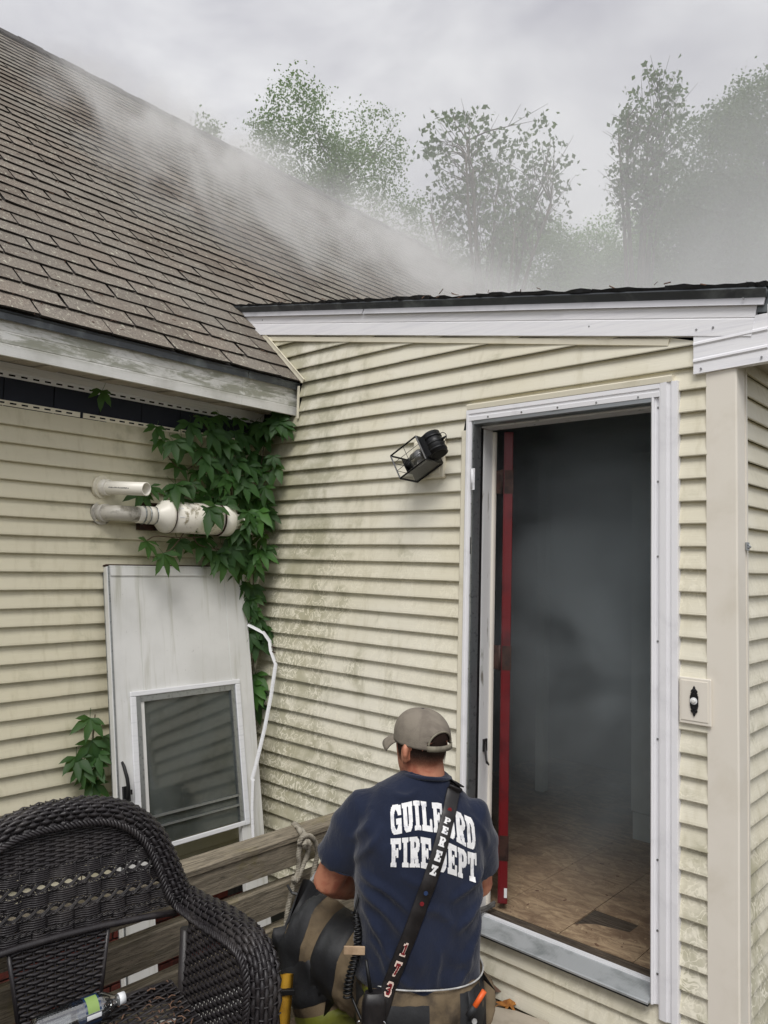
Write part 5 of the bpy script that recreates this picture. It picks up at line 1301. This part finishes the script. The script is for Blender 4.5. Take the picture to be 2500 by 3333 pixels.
# black seat panel and pouches round the hips
def hip_patch(r0, r1, z0, z1, name, mat, off=.006):
    n = 10; mb = MB(); vs = []
    for i in range(n + 1):
        for k in range(7):
            r_ = r0 + (r1 - r0) * i / n; z_ = z0 + (z1 - z0) * k / 6; h = tb.ray_cast(PW(r_, -.7, z_), Fv); p = h[0] if h[0] is not None else PW(r_, -.15, z_)
            e_ = off if 0 < i < n and 0 < k < 6 else .0025; vs.append(p - Fv * e_)
    mb.add(vs, [(i * 7 + k, i * 7 + k + 1, (i + 1) * 7 + k + 1, (i + 1) * 7 + k) for i in range(n) for k in range(6)], True); return mb.build(name, M[mat], trs)
hip_patch(-.19, .0, .26, .455, 'seat_panel', 'gear_black'); hip_patch(.09, .195, .24, .475, 'side_pocket', 'gear_black', .010)
hip_patch(.112, .138, .40, .475, 'belt_loop', 'gear_black', .016)
mb = MB(); c = PW(.125, -.178, .415); mb.tube([c, c - Fv * .004], .0075, 12); mb.build('snap', M['silver'], trs)
hip_patch(-.175, -.145, .425, .475, 'trim_patch', 'lime', .008)
# boots
for an_, kn in ((AL, KL), (AR, KR)):
    mb = MB(); fw_ = Fv * (1 if an_ is AL else -1)
    mb.loft([ell(Vector((an_.x, an_.y, 0)) + fw_ * s + Zv * z, Rv * w, fw_ * .0 + Zv * h, 14, 2.6) for s, z, w, h in ((-.08, .05, .03, .045), (-.05, .055, .045, .055), (.05, .055, .05, .052), (.14, .045, .052, .042), (.19, .035, .035, .032))]); mb.tube([Vector((an_.x, an_.y, .08)), an_ + Zv * .06], [.055, .065], 14); mb.build('boot', M['rubber'], man)
# cap ---------------------------------------------------------------
CB = HCW + Zv * .012
cap_rings = []
for z, l, w, sh in ((-.028, .1035, .0835, -.004), (.0, .1055, .0850, -.004), (.03, .1035, .0838, -.004), (.06, .0945, .0770, -.006), (.082, .076, .062, -.008), (.094, .050, .042, -.009), (.0985, .022, .019, -.009)):
    cap_rings.append((z, l, w, sh))
# back opening: leave out faces behind and low
n = 48; vs = []; fs = []; NZ = 26
def cap_pt(t, h):
    """t angle (0 = back), h 0..1 from rim to top"""
    ph = max(h - .14, 0) / .86 * math.pi / 2; H = -.014 + min(h, .14) / .14 * .020 + .078 * math.sin(ph); k = max(math.cos(ph), 0) ** .86; l, w = .0965 * k, .0770 * k
    rim = -.006 * math.cos(t)
    return CB + Zv * (H + rim * (1 - h)) - hF * (math.cos(t) * l + .004) + hL * math.sin(t) * w
for j in range(NZ + 1):
    for i in range(n): vs.append(cap_pt(2 * math.pi * i / n, j / NZ))
def open_(i, j):
    t = 2 * math.pi * (i + .5) / n; t = t - 2 * math.pi if t > math.pi else t; h = (j + .5) / NZ
    return .085 < h and (t / .60) ** 2 + ((h - .085) / .27) ** 2 < 1
for j in range(NZ):
    for i in range(n):
        if not open_(i, j): fs.append((j * n + i, j * n + (i + 1) % n, (j + 1) * n + (i + 1) % n, (j + 1) * n + i))
mb = MB(); mb.add(vs, fs, True); capo = mb.build('cap', M['cap'], man); sm = capo.modifiers.new('solid', 'SOLIDIFY'); sm.thickness = .002
mb = MB(); edge = [cap_pt(.60 * math.cos(a), .085 + .27 * math.sin(a)) for a in [math.pi * i / 24 for i in range(25)]]; mb.tube(edge, .0034, 6); mb.build('opening_binding', M['cap_strap'], capo)
mb = MB(); vs = []
for i in range(17):
    t = -.66 + 1.32 * i / 16
    for h in (-.03, .09):
        p = cap_pt(t, max(h, 0)) + Zv * (min(h, 0) * .1); vs.append(p + (p - HCW - Zv * (p - HCW).z).normalized() * .0022)
mb.add(vs, [(2 * i, 2 * i + 2, 2 * i + 3, 2 * i + 1) for i in range(16)], True); st_ = mb.build('cap_strap', M['cap_strap'], capo); s2 = st_.modifiers.new('solid', 'SOLIDIFY'); s2.thickness = .003
mb = MB(); c = cap_pt(0, 1.0); mb.tube([c - Zv * .001, c + Zv * .003], [.006, .004], 12); mb.build('cap_button', M['black'], capo)
for t in (.66, -.66, 2.05, -2.05, math.pi):
    mb = MB(); mb.tube([cap_pt(t, h / 14) + (cap_pt(t, h / 14) - HCW).normalized() * .0004 for h in range(0, 14)], .0011, 4, False); mb.build('seam', M['cap_strap'], capo)
mb = MB(); vs = []; nn1 = 16
for i in range(nn1 + 1):
    a = R(-64 + 128 * i / nn1)
    for k in range(6):
        f = k / 5; c = cap_pt(math.pi + a, .04); out = (hF * (.056 * math.cos(a * .9)) + hL * (-.018 * math.sin(a))) * f
        vs.append(c + out - Zv * (.004 + .022 * (1 - math.cos(a)) * (f + .2) + .020 * f * f))
mb.add(vs, [(i * 6 + k, (i + 1) * 6 + k, (i + 1) * 6 + k + 1, i * 6 + k + 1) for i in range(nn1) for k in range(5)], True); vz = mb.build('visor', M['cap'], capo); s3_ = vz.modifiers.new('solid', 'SOLIDIFY'); s3_.thickness = .004
# radio strap ---------------------------------------------------------
strap = empty('radio_strap', tuple(PW(-.02, -.15, .75)), 'black leather radio strap with white letters across the back of the navy t-shirt', 'strap')
path = [(.088, 1.020), (.072, .985), (.054, .945), (.034, .898), (.007, .825), (-.020, .753), (-.050, .670), (-.080, .590), (-.112, .503), (-.140, .425)]
def onman(r_, z_, off):
    best = None
    for tr_ in (sb, tb):
        h = tr_.ray_cast(PW(r_, -.7, z_), Fv)
        if h[0] is not None and (best is None or (h[0] - PO).dot(Fv) < (best - PO).dot(Fv)): best = h[0]
    if best is None: best = PW(r_, -.1, z_)
    return best - Fv * off
sp = cr_spline([Vector((a, 0, b)) for a, b in path], 6); HWS = .0200
def strap_pt(s, lat, off=.006):
    """s along 0..1, lat -1..1 across"""
    f = s * (len(sp) - 1); i = min(int(f), len(sp) - 2); t = f - i; c = sp[i].lerp(sp[i + 1], t); d = (sp[i + 1] - sp[i]).normalized(); pr = Vector((-d.z, 0, d.x))
    return c, pr * -1
lift = []
for i in range(81):
    c, pr = strap_pt(i / 80, 0); lift.append(min((onman(c.x + pr.x * HWS * l, c.z + pr.z * HWS * l, .0045) - PO).dot(Fv) for l in (-1, 0, 1)))
lift = [sum(lift[max(0, i - 2):i + 3]) / len(lift[max(0, i - 2):i + 3]) for i in range(81)]
def SPT(s, lat, off=0):
    c, pr = strap_pt(s, lat); f = s * 80; i = min(int(f), 79); lf = lift[i] + (lift[i + 1] - lift[i]) * (f - i)
    q = PW(c.x + pr.x * HWS * lat, 0, c.z + pr.z * HWS * lat); return q + Fv * (lf - off + .002 * abs(lat))
mb = MB(); vs = []; LV = (-1, -.9, 0, .9, 1)
for i in range(81):
    for l in LV: vs.append(SPT(i / 80, l, 0 if abs(l) == 1 else .0015))
top0 = [PW(.092, -.06, 1.028 - .006), PW(.094, -.02, 1.032 - .006)]
mb.add(vs, [(i * 5 + k, i * 5 + k + 1, (i + 1) * 5 + k + 1, (i + 1) * 5 + k) for i in range(80) for k in range(4)], True)
bs = mb.build('strap_band', M['leather'], strap); q = bs.modifiers.new('solid', 'SOLIDIFY'); q.thickness = .004; q.offset = 0
mb = MB(); e0 = [SPT(0, -1), SPT(0, 1)]; sh_ = [PW(.075, -.045, 1.034), PW(.118, -.045, 1.012)]; fr = [PW(.075, .045, 1.02), PW(.118, .045, 1.0)]; fr2 = [PW(.07, .10, .96), PW(.115, .10, .94)]
rows = [e0, sh_, fr, fr2]; vs = [v for r_ in rows for v in r_]; mb.add(vs, [(2 * i, 2 * i + 1, 2 * i + 3, 2 * i + 2) for i in range(3)], True); o_ = mb.build('strap_shoulder', M['leather'], strap); q = o_.modifiers.new('solid', 'SOLIDIFY'); q.thickness = .004; q.offset = 0
mb = MB()
for l in (-.86, .86): mb.tube([SPT(i / 80, l, .0026) for i in range(81)], .0006, 4, False)
mb.build('stitching', M['gear_black'], strap)
def strap_letter(ch, s, hh, ww, mat, off=.0062, grow=0):
    """letter upright along the strap, centred at s"""
    mb = MB(); L = .70
    for (a, b, c0, c1) in letter_cells(ch, 14, 18):
        P = lambda u, v: SPT(s - (v - .5) * (hh + grow) / L, (.5 - u) * (ww + grow * 40), off); mb.add([P(a, c0), P(b, c0), P(b, c1), P(a, c1)], [(0, 1, 2, 3)], True)
    mb.build('strap_letter', M[mat], strap)
for ch, s in zip('PEREZ', (.236, .290, .344, .398, .452)): strap_letter(ch, s, .027, .92, 'print')
M['strap_red'] = plain('dark_red_print', srgb(122, 22, 30), .6); M['strap_blue'] = plain('blue_print', srgb(36, 58, 98), .6); M['cream_print'] = plain('cream_print', srgb(236, 214, 200), .6)
for ch, s in zip('173', (.752, .822, .892)): strap_letter(ch, s, .036, 1.0, 'cream_print'); strap_letter(ch, s, .027, .62, 'strap_red', .0074)
for s, mt_, l in ((.168, 'strap_red', .1), (.545, 'strap_blue', 0), (.585, 'strap_red', 0)):
    mb = MB(); c = SPT(s, l, .0055); mb.tube([c, c - Fv * .0007], .0062, 14); mb.build('strap_dot', M[mt_], strap)
# clips and ring at the end of the strap
e_ = SPT(1, 0, .012)
mb = MB(); mb.tube([e_ + (Rv * math.cos(t) + Zv * math.sin(t)) * .018 - Zv * .012 for t in [2 * math.pi * i / 18 for i in range(19)]], .0026, 6); mb.tube([e_ - Zv * .03, e_ - Zv * .06 - Rv * .006, e_ - Zv * .085], [.005, .007, .004], 8); mb.tube([e_ - Zv * .03 - Rv * .02, e_ - Zv * .07 - Rv * .03], [.004, .005], 6); mb.build('snap_hook', M['chrome'], strap)
mb = MB(); mb.tube([SPT(.96, 0, .002), SPT(.96, 0, .005)], .006, 10); mb.build('rivet', M['silver'], strap)
# radio mic cord, tag, light stick
mic = empty('coiled_cord', tuple(PW(-.212, -.05, .56)), 'black coiled microphone cord with a beige tab hanging at the left hip', 'cord')
mb = MB(); a, b = PW(-.204, -.075, .672), PW(-.208, -.085, .445); ax_ = (b - a).normalized(); x_ = ax_.orthogonal().normalized(); y_ = ax_.cross(x_)
mb.tube([a + (b - a) * (i / 300) + (x_ * math.cos(i * .42) + y_ * math.sin(i * .42)) * (.0085 + .003 * (i / 300)) + Rv * .012 * math.sin(i / 60) for i in range(301)], .0034, 5); mb.build('coil', M['rubber'], mic)
mb = MB(); mb.tube(cr_spline([PW(-.205, -.07, .67), PW(-.19, -.05, .72), PW(-.175, .02, .78)], 6), .004, 6); mb.tube(cr_spline([b, PW(-.18, -.13, .40), PW(-.15, -.16, .37)], 6), .004, 6); mb.build('cord_end', M['rubber'], mic)
mb = MB(); mb.obox(PW(-.236, -.103, .570), Rv * .058 - Fv * .02 + Zv * .006, Zv * .024, Fv * .005); mb.build('tab', M['beige_tag'], mic, .002)
mb = MB(); mb.loft([ell(PW(-.155, -.165, z), Rv * w, Fv * d, 14, 3) for z, w, d in ((.30, .028, .014), (.33, .034, .018), (.47, .034, .018), (.50, .026, .014))]); rad = mb.build('radio_pouch', M['leather'], mic)
mb = MB(); mb.tube([PW(-.165, -.165, .50), PW(-.178, -.155, .58)], [.006, .004], 8); mb.build('antenna', M['rubber'], mic)
mb = MB()
for i in range(9): c = PW(-.19 + .006 * math.sin(i * 2), -.135 - .01 * (i % 2), .40 - i * .014); mb.tube([c + (Rv * math.cos(t) + Zv * math.sin(t)) * .007 for t in [2 * math.pi * k / 10 for k in range(11)]], .0016, 5)
mb.build('chain', M['chrome'], mic)
ls = empty('light_stick', tuple(PW(.128, -.19, .47)), 'short orange light stick clipped in a black holder on the right hip', 'light stick')
mb = MB(); mb.tube([PW(.118, -.192, .455), PW(.150, -.188, .50)], .0075, 10); mb.build('stick', M['orange'], ls)
mb = MB(); mb.tube([PW(.105, -.190, .435), PW(.122, -.191, .462)], .010, 10); mb.build('holder', M['gear_black'], ls)
ys = empty('yellow_strap', tuple(PW(-.40, .07, .0)), 'yellow webbing strap with black buckle hanging between the chair arm and the knee', 'strap')
mb = MB(); P_ = cr_spline([PW(-.388, .10, .42), PW(-.392, .085, .34), PW(-.398, .08, .24), PW(-.404, .085, .12), PW(-.40, .09, .0)], 6); ribbon(mb, P_, [(-Fv + Rv * .15).normalized()] * len(P_), .0205, .004); mb.build('webbing', M['yellow'], ys)
mb = MB(); mb.obox(PW(-.415, .078, .368), Rv * .052, Zv * .016, Fv * .014); mb.build('buckle', M['rubber'], ys, .002)

# ------------------------------------------------------------------ trees beyond the roofs
def tree(name, label, base, height, crown, nleaf, leaf, mat, seed, stems=1, spread=.35, start=.35, clump=26, blob=.5, gappy=0., fork=.0):
    """crown: list of (centre offset from base, radii). Tapered limbs reach into the crown and carry leaf clumps"""
    r = random.Random(seed); base = Vector(base); o = empty(name, tuple(base), label, 'tree', 'trees behind the smoke')
    mb = MB(); tips = []
    def inside_(p):
        for c, ra in crown:
            d = p - base - Vector(c)
            if (d.x / ra[0]) ** 2 + (d.y / ra[1]) ** 2 + (d.z / ra[2]) ** 2 < 1: return True
        return False
    targets = []
    vol = [ra[0] * ra[1] * ra[2] for c, ra in crown]; tot = sum(vol)
    for (c, ra), v in zip(crown, vol):
        for i in range(max(4, int(v / tot * nleaf / clump))):
            while True:
                d = Vector((r.uniform(-1, 1), r.uniform(-1, 1), r.uniform(-1, 1)))
                if .25 < d.length < 1: break
            p = base + Vector(c) + Vector((d.x * ra[0], d.y * ra[1], d.z * ra[2]))
            if gappy and noise.noise(p * .9 + Vector((seed, 0, 0))) < gappy - .5: continue
            targets.append(p)
    mains = []
    for s in range(stems):
        a = r.uniform(0, 6.28); lean = Vector((math.cos(a), math.sin(a), 0)) * (spread * height * (.25 if stems > 1 else .05)) * r.uniform(.5, 1.1)
        hk = .84 if stems == 1 else r.uniform(.74, .95)
        P = [base + Vector((r.uniform(-.05, .05), r.uniform(-.05, .05), 0)) * stems]
        for k in range(1, 7): t = k / 6; P.append(base + lean * (t ** 1.3 if stems == 1 else max(0, (t - fork) / (1 - fork)) ** .9) + Vector((r.uniform(-.06, .06), r.uniform(-.06, .06), 0)) * height * .06 + Vector((0, 0, height * t * hk * r.uniform(.97, 1.0))))
        P = cr_spline(P, 4); rad = [height * (.016 if stems == 1 else .009) * (1 - .9 * i / (len(P) - 1)) + .006 for i in range(len(P))]; mb.tube(P, rad, 7); mains.append(P)
    nb = min(len(targets), 90 if stems == 1 else 120)
    for tp in r.sample(targets, nb):
        best = None
        for P in mains:
            for i, c in enumerate(P):
                if c.z < base.z + height * start or c.z > tp.z - .05 * height: continue
                d = (c - tp).length + (tp.z - c.z) * .25
                if best is None or d < best[0]: best = (d, c, i / len(P))
        if best is None: best = (0, mains[0][int(len(mains[0]) * start)], start)
        c = best[1]; L = (tp - c).length; mid = c.lerp(tp, .5) + Vector((r.uniform(-.1, .1), r.uniform(-.1, .1), .08)) * L
        mb.tube([c, c.lerp(mid, .5) + Vector((0, 0, .03)) * L, mid, tp], [.010 + .010 * L * .4 * (1 - best[2]), .008 + .004 * L, .006, .003], 5)
        for q in range(2): e_ = tp + Vector((r.uniform(-1, 1), r.uniform(-1, 1), r.uniform(-.4, 1))) * .35; mb.tube([mid, mid.lerp(e_, .6), e_], [.005, .004, .002], 4)
    mb.build('trunk', M['bark'], o)
    g = np.random.default_rng(seed); T = np.array([tuple(q) for q in targets]); n = len(T) * clump
    c = np.repeat(T, clump, 0) + g.normal(size=(n, 3)) * np.array([1, 1, .8]) * blob * .42
    ax = g.uniform(-1, 1, (n, 3)) - np.array([0, 0, .45]); ax /= np.linalg.norm(ax, axis=1)[:, None]
    sd_ = np.cross(ax, g.uniform(-1, 1, (n, 3))); sd_ /= np.linalg.norm(sd_, axis=1)[:, None] + 1e-9
    L = (leaf * g.uniform(.7, 1.25, n))[:, None]; up = np.cross(ax, sd_) * L * .12
    V = np.stack([c, c + ax * L * .5 + sd_ * L * .34 + up, c + ax * L, c + ax * L * .5 - sd_ * L * .34 + up], 1).reshape(-1, 3) - np.array(tuple(base))
    me = bpy.data.meshes.new('crown'); me.vertices.add(4 * n); me.vertices.foreach_set('co', V.ravel()); me.loops.add(4 * n); me.loops.foreach_set('vertex_index', np.arange(4 * n))
    me.polygons.add(n); me.polygons.foreach_set('loop_start', np.arange(0, 4 * n, 4)); me.materials.append(M[mat]); me.update(calc_edges=True)
    place('crown', me, o); return o
tree('leafy_tree', 'tall pale green leafy tree rising behind the ridge of the shingle roof', (-7.25, 7.2, -.4), 11.0, [((-.45, -.5, 9.6), (1.1, 1.1, 1.9)), ((.45, .45, 9.3), (1.0, 1.0, 1.7)), ((-.9, -.9, 7.9), (1.2, 1.2, 1.3)), ((.9, 1.0, 7.6), (1.5, 1.5, 1.6)), ((0, 0, 6.6), (2.2, 2.2, 1.6)), ((1.7, 1.6, 6.4), (1.2, 1.2, 1.2))], 150000, .056, 'tree_leaf', 11, 1, .3, .4, 34, .26, .40)
tree('small_treetop', 'small treetop just poking above the roof ridge at the left', (-7.5, 4.55, -.4), 9.4, [((0, 0, 9.2), (.22, .22, .55)), ((0, .1, 8.3), (.6, .6, .7))], 7000, .062, 'tree_leaf', 12, 1, .2, .6, 40, .22)
tree('bare_maple_tree', 'thin half bare tree with many stems and few leaves above the middle of the roof', (-4.0, 7.9, -.4), 9.9, [((-.35, -.3, 9.0), (.75, .75, 1.1)), ((.45, .45, 8.7), (.75, .75, 1.1)), ((0, 0, 7.9), (1.0, 1.0, .8))], 2300, .10, 'tree_leaf_dark', 13, 13, .40, .62, 6, .22, 0, .58)
tree('slender_tree', 'tall slender tree with sparse clustered leaves left of the dense right tree', (-2.55, 10.55, -.4), 11.2, [((.25, .1, 10.0), (.72, .72, 1.25)), ((.1, .0, 9.0), (.62, .62, .8))], 2000, .105, 'tree_leaf_dark', 14, 8, .15, .62, 7, .22, 0, .55)
tree('dense_tree', 'dense dark green tree filling the right edge of the sky', (-.55, 10.9, -.4), 10.4, [((.0, .1, 9.3), (1.0, 1.0, 1.2)), ((-.55, -.45, 8.5), (1.15, 1.15, 1.3)), ((.8, .7, 8.6), (1.2, 1.2, 1.5)), ((.3, .3, 6.9), (1.7, 1.7, 1.3)), ((1.4, 1.2, 7.2), (1.4, 1.4, 1.4))], 190000, .06, 'tree_leaf_dark', 15, 1, .3, .45, 36, .27, .34)
for i, (lab_, b, h, sd_) in enumerate((('rounded bushy tree low behind the half bare tree', (-6.1, 12.5, -.4), 10.6, 21), ('feathery tree in the middle of the far tree line', (-4.5, 13.6, -.4), 10.6, 22), ('broad hazy tree in front of the slender tree trunk', (-2.9, 14.0, -.4), 10.9, 23), ('low hazy tree beside the far end of the roof', (-7.7, 11.4, -.4), 9.8, 24), ('hazy tree under the crown of the dense right tree', (-1.2, 14.6, -.4), 11.0, 25))):
    tree('hedge_tree', lab_, b, h, [((0, 0, h * .82), (1.3, 1.3, h * .15)), ((-.8, -.7, h * .70), (1.3, 1.3, h * .14)), ((.8, .7, h * .70), (1.3, 1.3, h * .16)), ((0, 0, h * .55), (1.9, 1.9, h * .14))], 130000, .062, 'tree_leaf', sd_, 1, .3, .4, 36, .28, .34)

# ------------------------------------------------------------------ smoke
def smoke_box(name, a, b, build, label):
    m = MB(); m.box(a, b); t = NT(name + '_air'); t.n.remove(t.b)
    v = t.n.new('ShaderNodeVolumePrincipled'); build(t, v); t.l.new(v.outputs[0], t.out.inputs['Volume'])
    o = m.build(name, t.m); tag(o, label, 'smoke', kind='stuff'); return o
def outside(t, v):
    P = t.pos(); x, y, z = t.sep(P)
    big = t.noise(P, .55, 3, .55, .6); fine = t.noise(P, 1.6, 3, .6, 1.2, (1, 1, .6))
    # a bank behind the addition's roof that thins out upwards
    bank = t.math('MULTIPLY', t.step(z, 9.6, 2.9), t.step(y, .4, 3.2)); bank = t.math('MULTIPLY', bank, bank)
    bank = t.math('MULTIPLY', bank, t.step(big, .28, .72, .35, 1.1))
    # wisps crawling up off the shingles, drawn out up the slope
    hgt = t.math('SUBTRACT', z, t.math('MULTIPLY_ADD', x, -SL, 2.596 + SL * .307))
    q = t.comb(t.math('MULTIPLY', y, 2.1), t.math('MULTIPLY', t.math('SUBTRACT', z, x), .55), t.math('MULTIPLY', hgt, 1.2))
    streak = t.noise(q, 1.25, 4, .6, .9)
    lay = t.math('MULTIPLY', t.step(hgt, .95, .05), t.math('MULTIPLY', t.step(y, -.7, .5), t.step(y, 5.6, 3.0, .45, 1.0)))
    zone = t.math('MULTIPLY', t.step(z, 3.35, 4.5), t.step(z, 6.5, 5.5))
    wis = t.math('MULTIPLY', t.math('MULTIPLY', lay, zone), t.step(streak, .40, .64))
    v.inputs['Color'].default_value = (.99, .995, .993, 1); v.inputs['Anisotropy'].default_value = .0
    t.l.new(t.math('ADD', t.math('MULTIPLY', bank, .34), t.math('MULTIPLY', wis, 1.6)), v.inputs['Density'])
smoke_box('smoke', (-6.2, -1.0, 2.62), (3.4, 9.6, 9.7), outside, 'pale grey smoke drifting over the roofs and in front of the trees')
def inside_room(t, v):
    P = t.pos(); n = t.noise(P, 1.9, 5, .55, .9); z = t.sep(P)[2]; y = t.sep(P)[1]
    d = t.math('ADD', .22, t.math('MULTIPLY', t.step(n, .38, .68), 1.5))
    d = t.math('MULTIPLY', d, t.step(z, .28, 1.15, .12, 1.0)); d = t.math('MULTIPLY', d, t.step(y, .05, .5, .25, 1.0))
    v.inputs['Color'].default_value = (.70, .78, .82, 1); v.inputs['Anisotropy'].default_value = .0
    t.l.new(d, v.inputs['Density'])
smoke_box('room_smoke', (.30, .045, .27), (2.295, 2.55, 2.335), inside_room, 'dark blue grey smoke filling the room behind the doorway')

# ------------------------------------------------------------------ bits on the deck by the sill
def maple(name, label, c, s, mat, rz_, tilt):
    o = empty(name, c, label, 'leaf'); mb = MB(); pts = []
    for k in range(10): a = 2 * math.pi * k / 10; rr = s * ((1.0 if k % 2 == 0 else .45) * (1 if k not in (5,) else .4)); pts.append(Vector((math.cos(a) * rr, math.sin(a) * rr, .012 * math.sin(k * 2.1) + .2 * s * (k % 2))))
    vs = [Vector((0, 0, .004))] + pts; m_ = Matrix.Rotation(rz_, 3, 'Z') @ Matrix.Rotation(tilt, 3, 'X'); vs = [m_ @ q + Vector(c) for q in vs]
    mb.add(vs, [(0, i + 1, (i + 1) % 10 + 1) for i in range(10)], True); mb.build('blade', M[mat], o)
    st = MB(); d = m_ @ Vector((-s * 1.5, 0, .01)); st.tube([Vector(c), Vector(c) + d * .6 + Vector((0, 0, .012)), Vector(c) + d], .0012, 4); st.build('stalk', M[mat], o)
maple('fallen_leaf', 'curled brown oak leaf on the deck under the door sill', (1.535, -.035, .035), .062, 'deadleaf', .4, .7)
maple('fallen_leaf', 'orange maple leaf lying flat on the deck under the sill', (1.645, -.052, .016), .048, 'orangeleaf', 1.2, .15)
stn = MB(); poly = [(1.575, -.135), (1.62, -.095), (1.69, -.062), (1.76, -.05), (1.812, -.036), (1.835, -.07), (1.93, -.40), (1.62, -.52), (1.50, -.30)]
stn.prism([(x, y, .004) for x, y in poly], (0, 0, .022)); tag(stn.build('flagstone', M['stone'], None, .004), 'pale rough flagstone lying on the deck below the door sill', 'stone')
bl = MB(); bl.loft([ell(Vector((2.085, -.06, z)), Vector((w, 0, 0)), Vector((0, w * .7, 0)), 14) for z, w in ((.004, .05), (.03, .056), (.055, .045), (.068, .02))]); tag(bl.build('hose_end', M['rubber']), 'black rubber hose end on the deck at the bottom edge below the sill', 'hose')
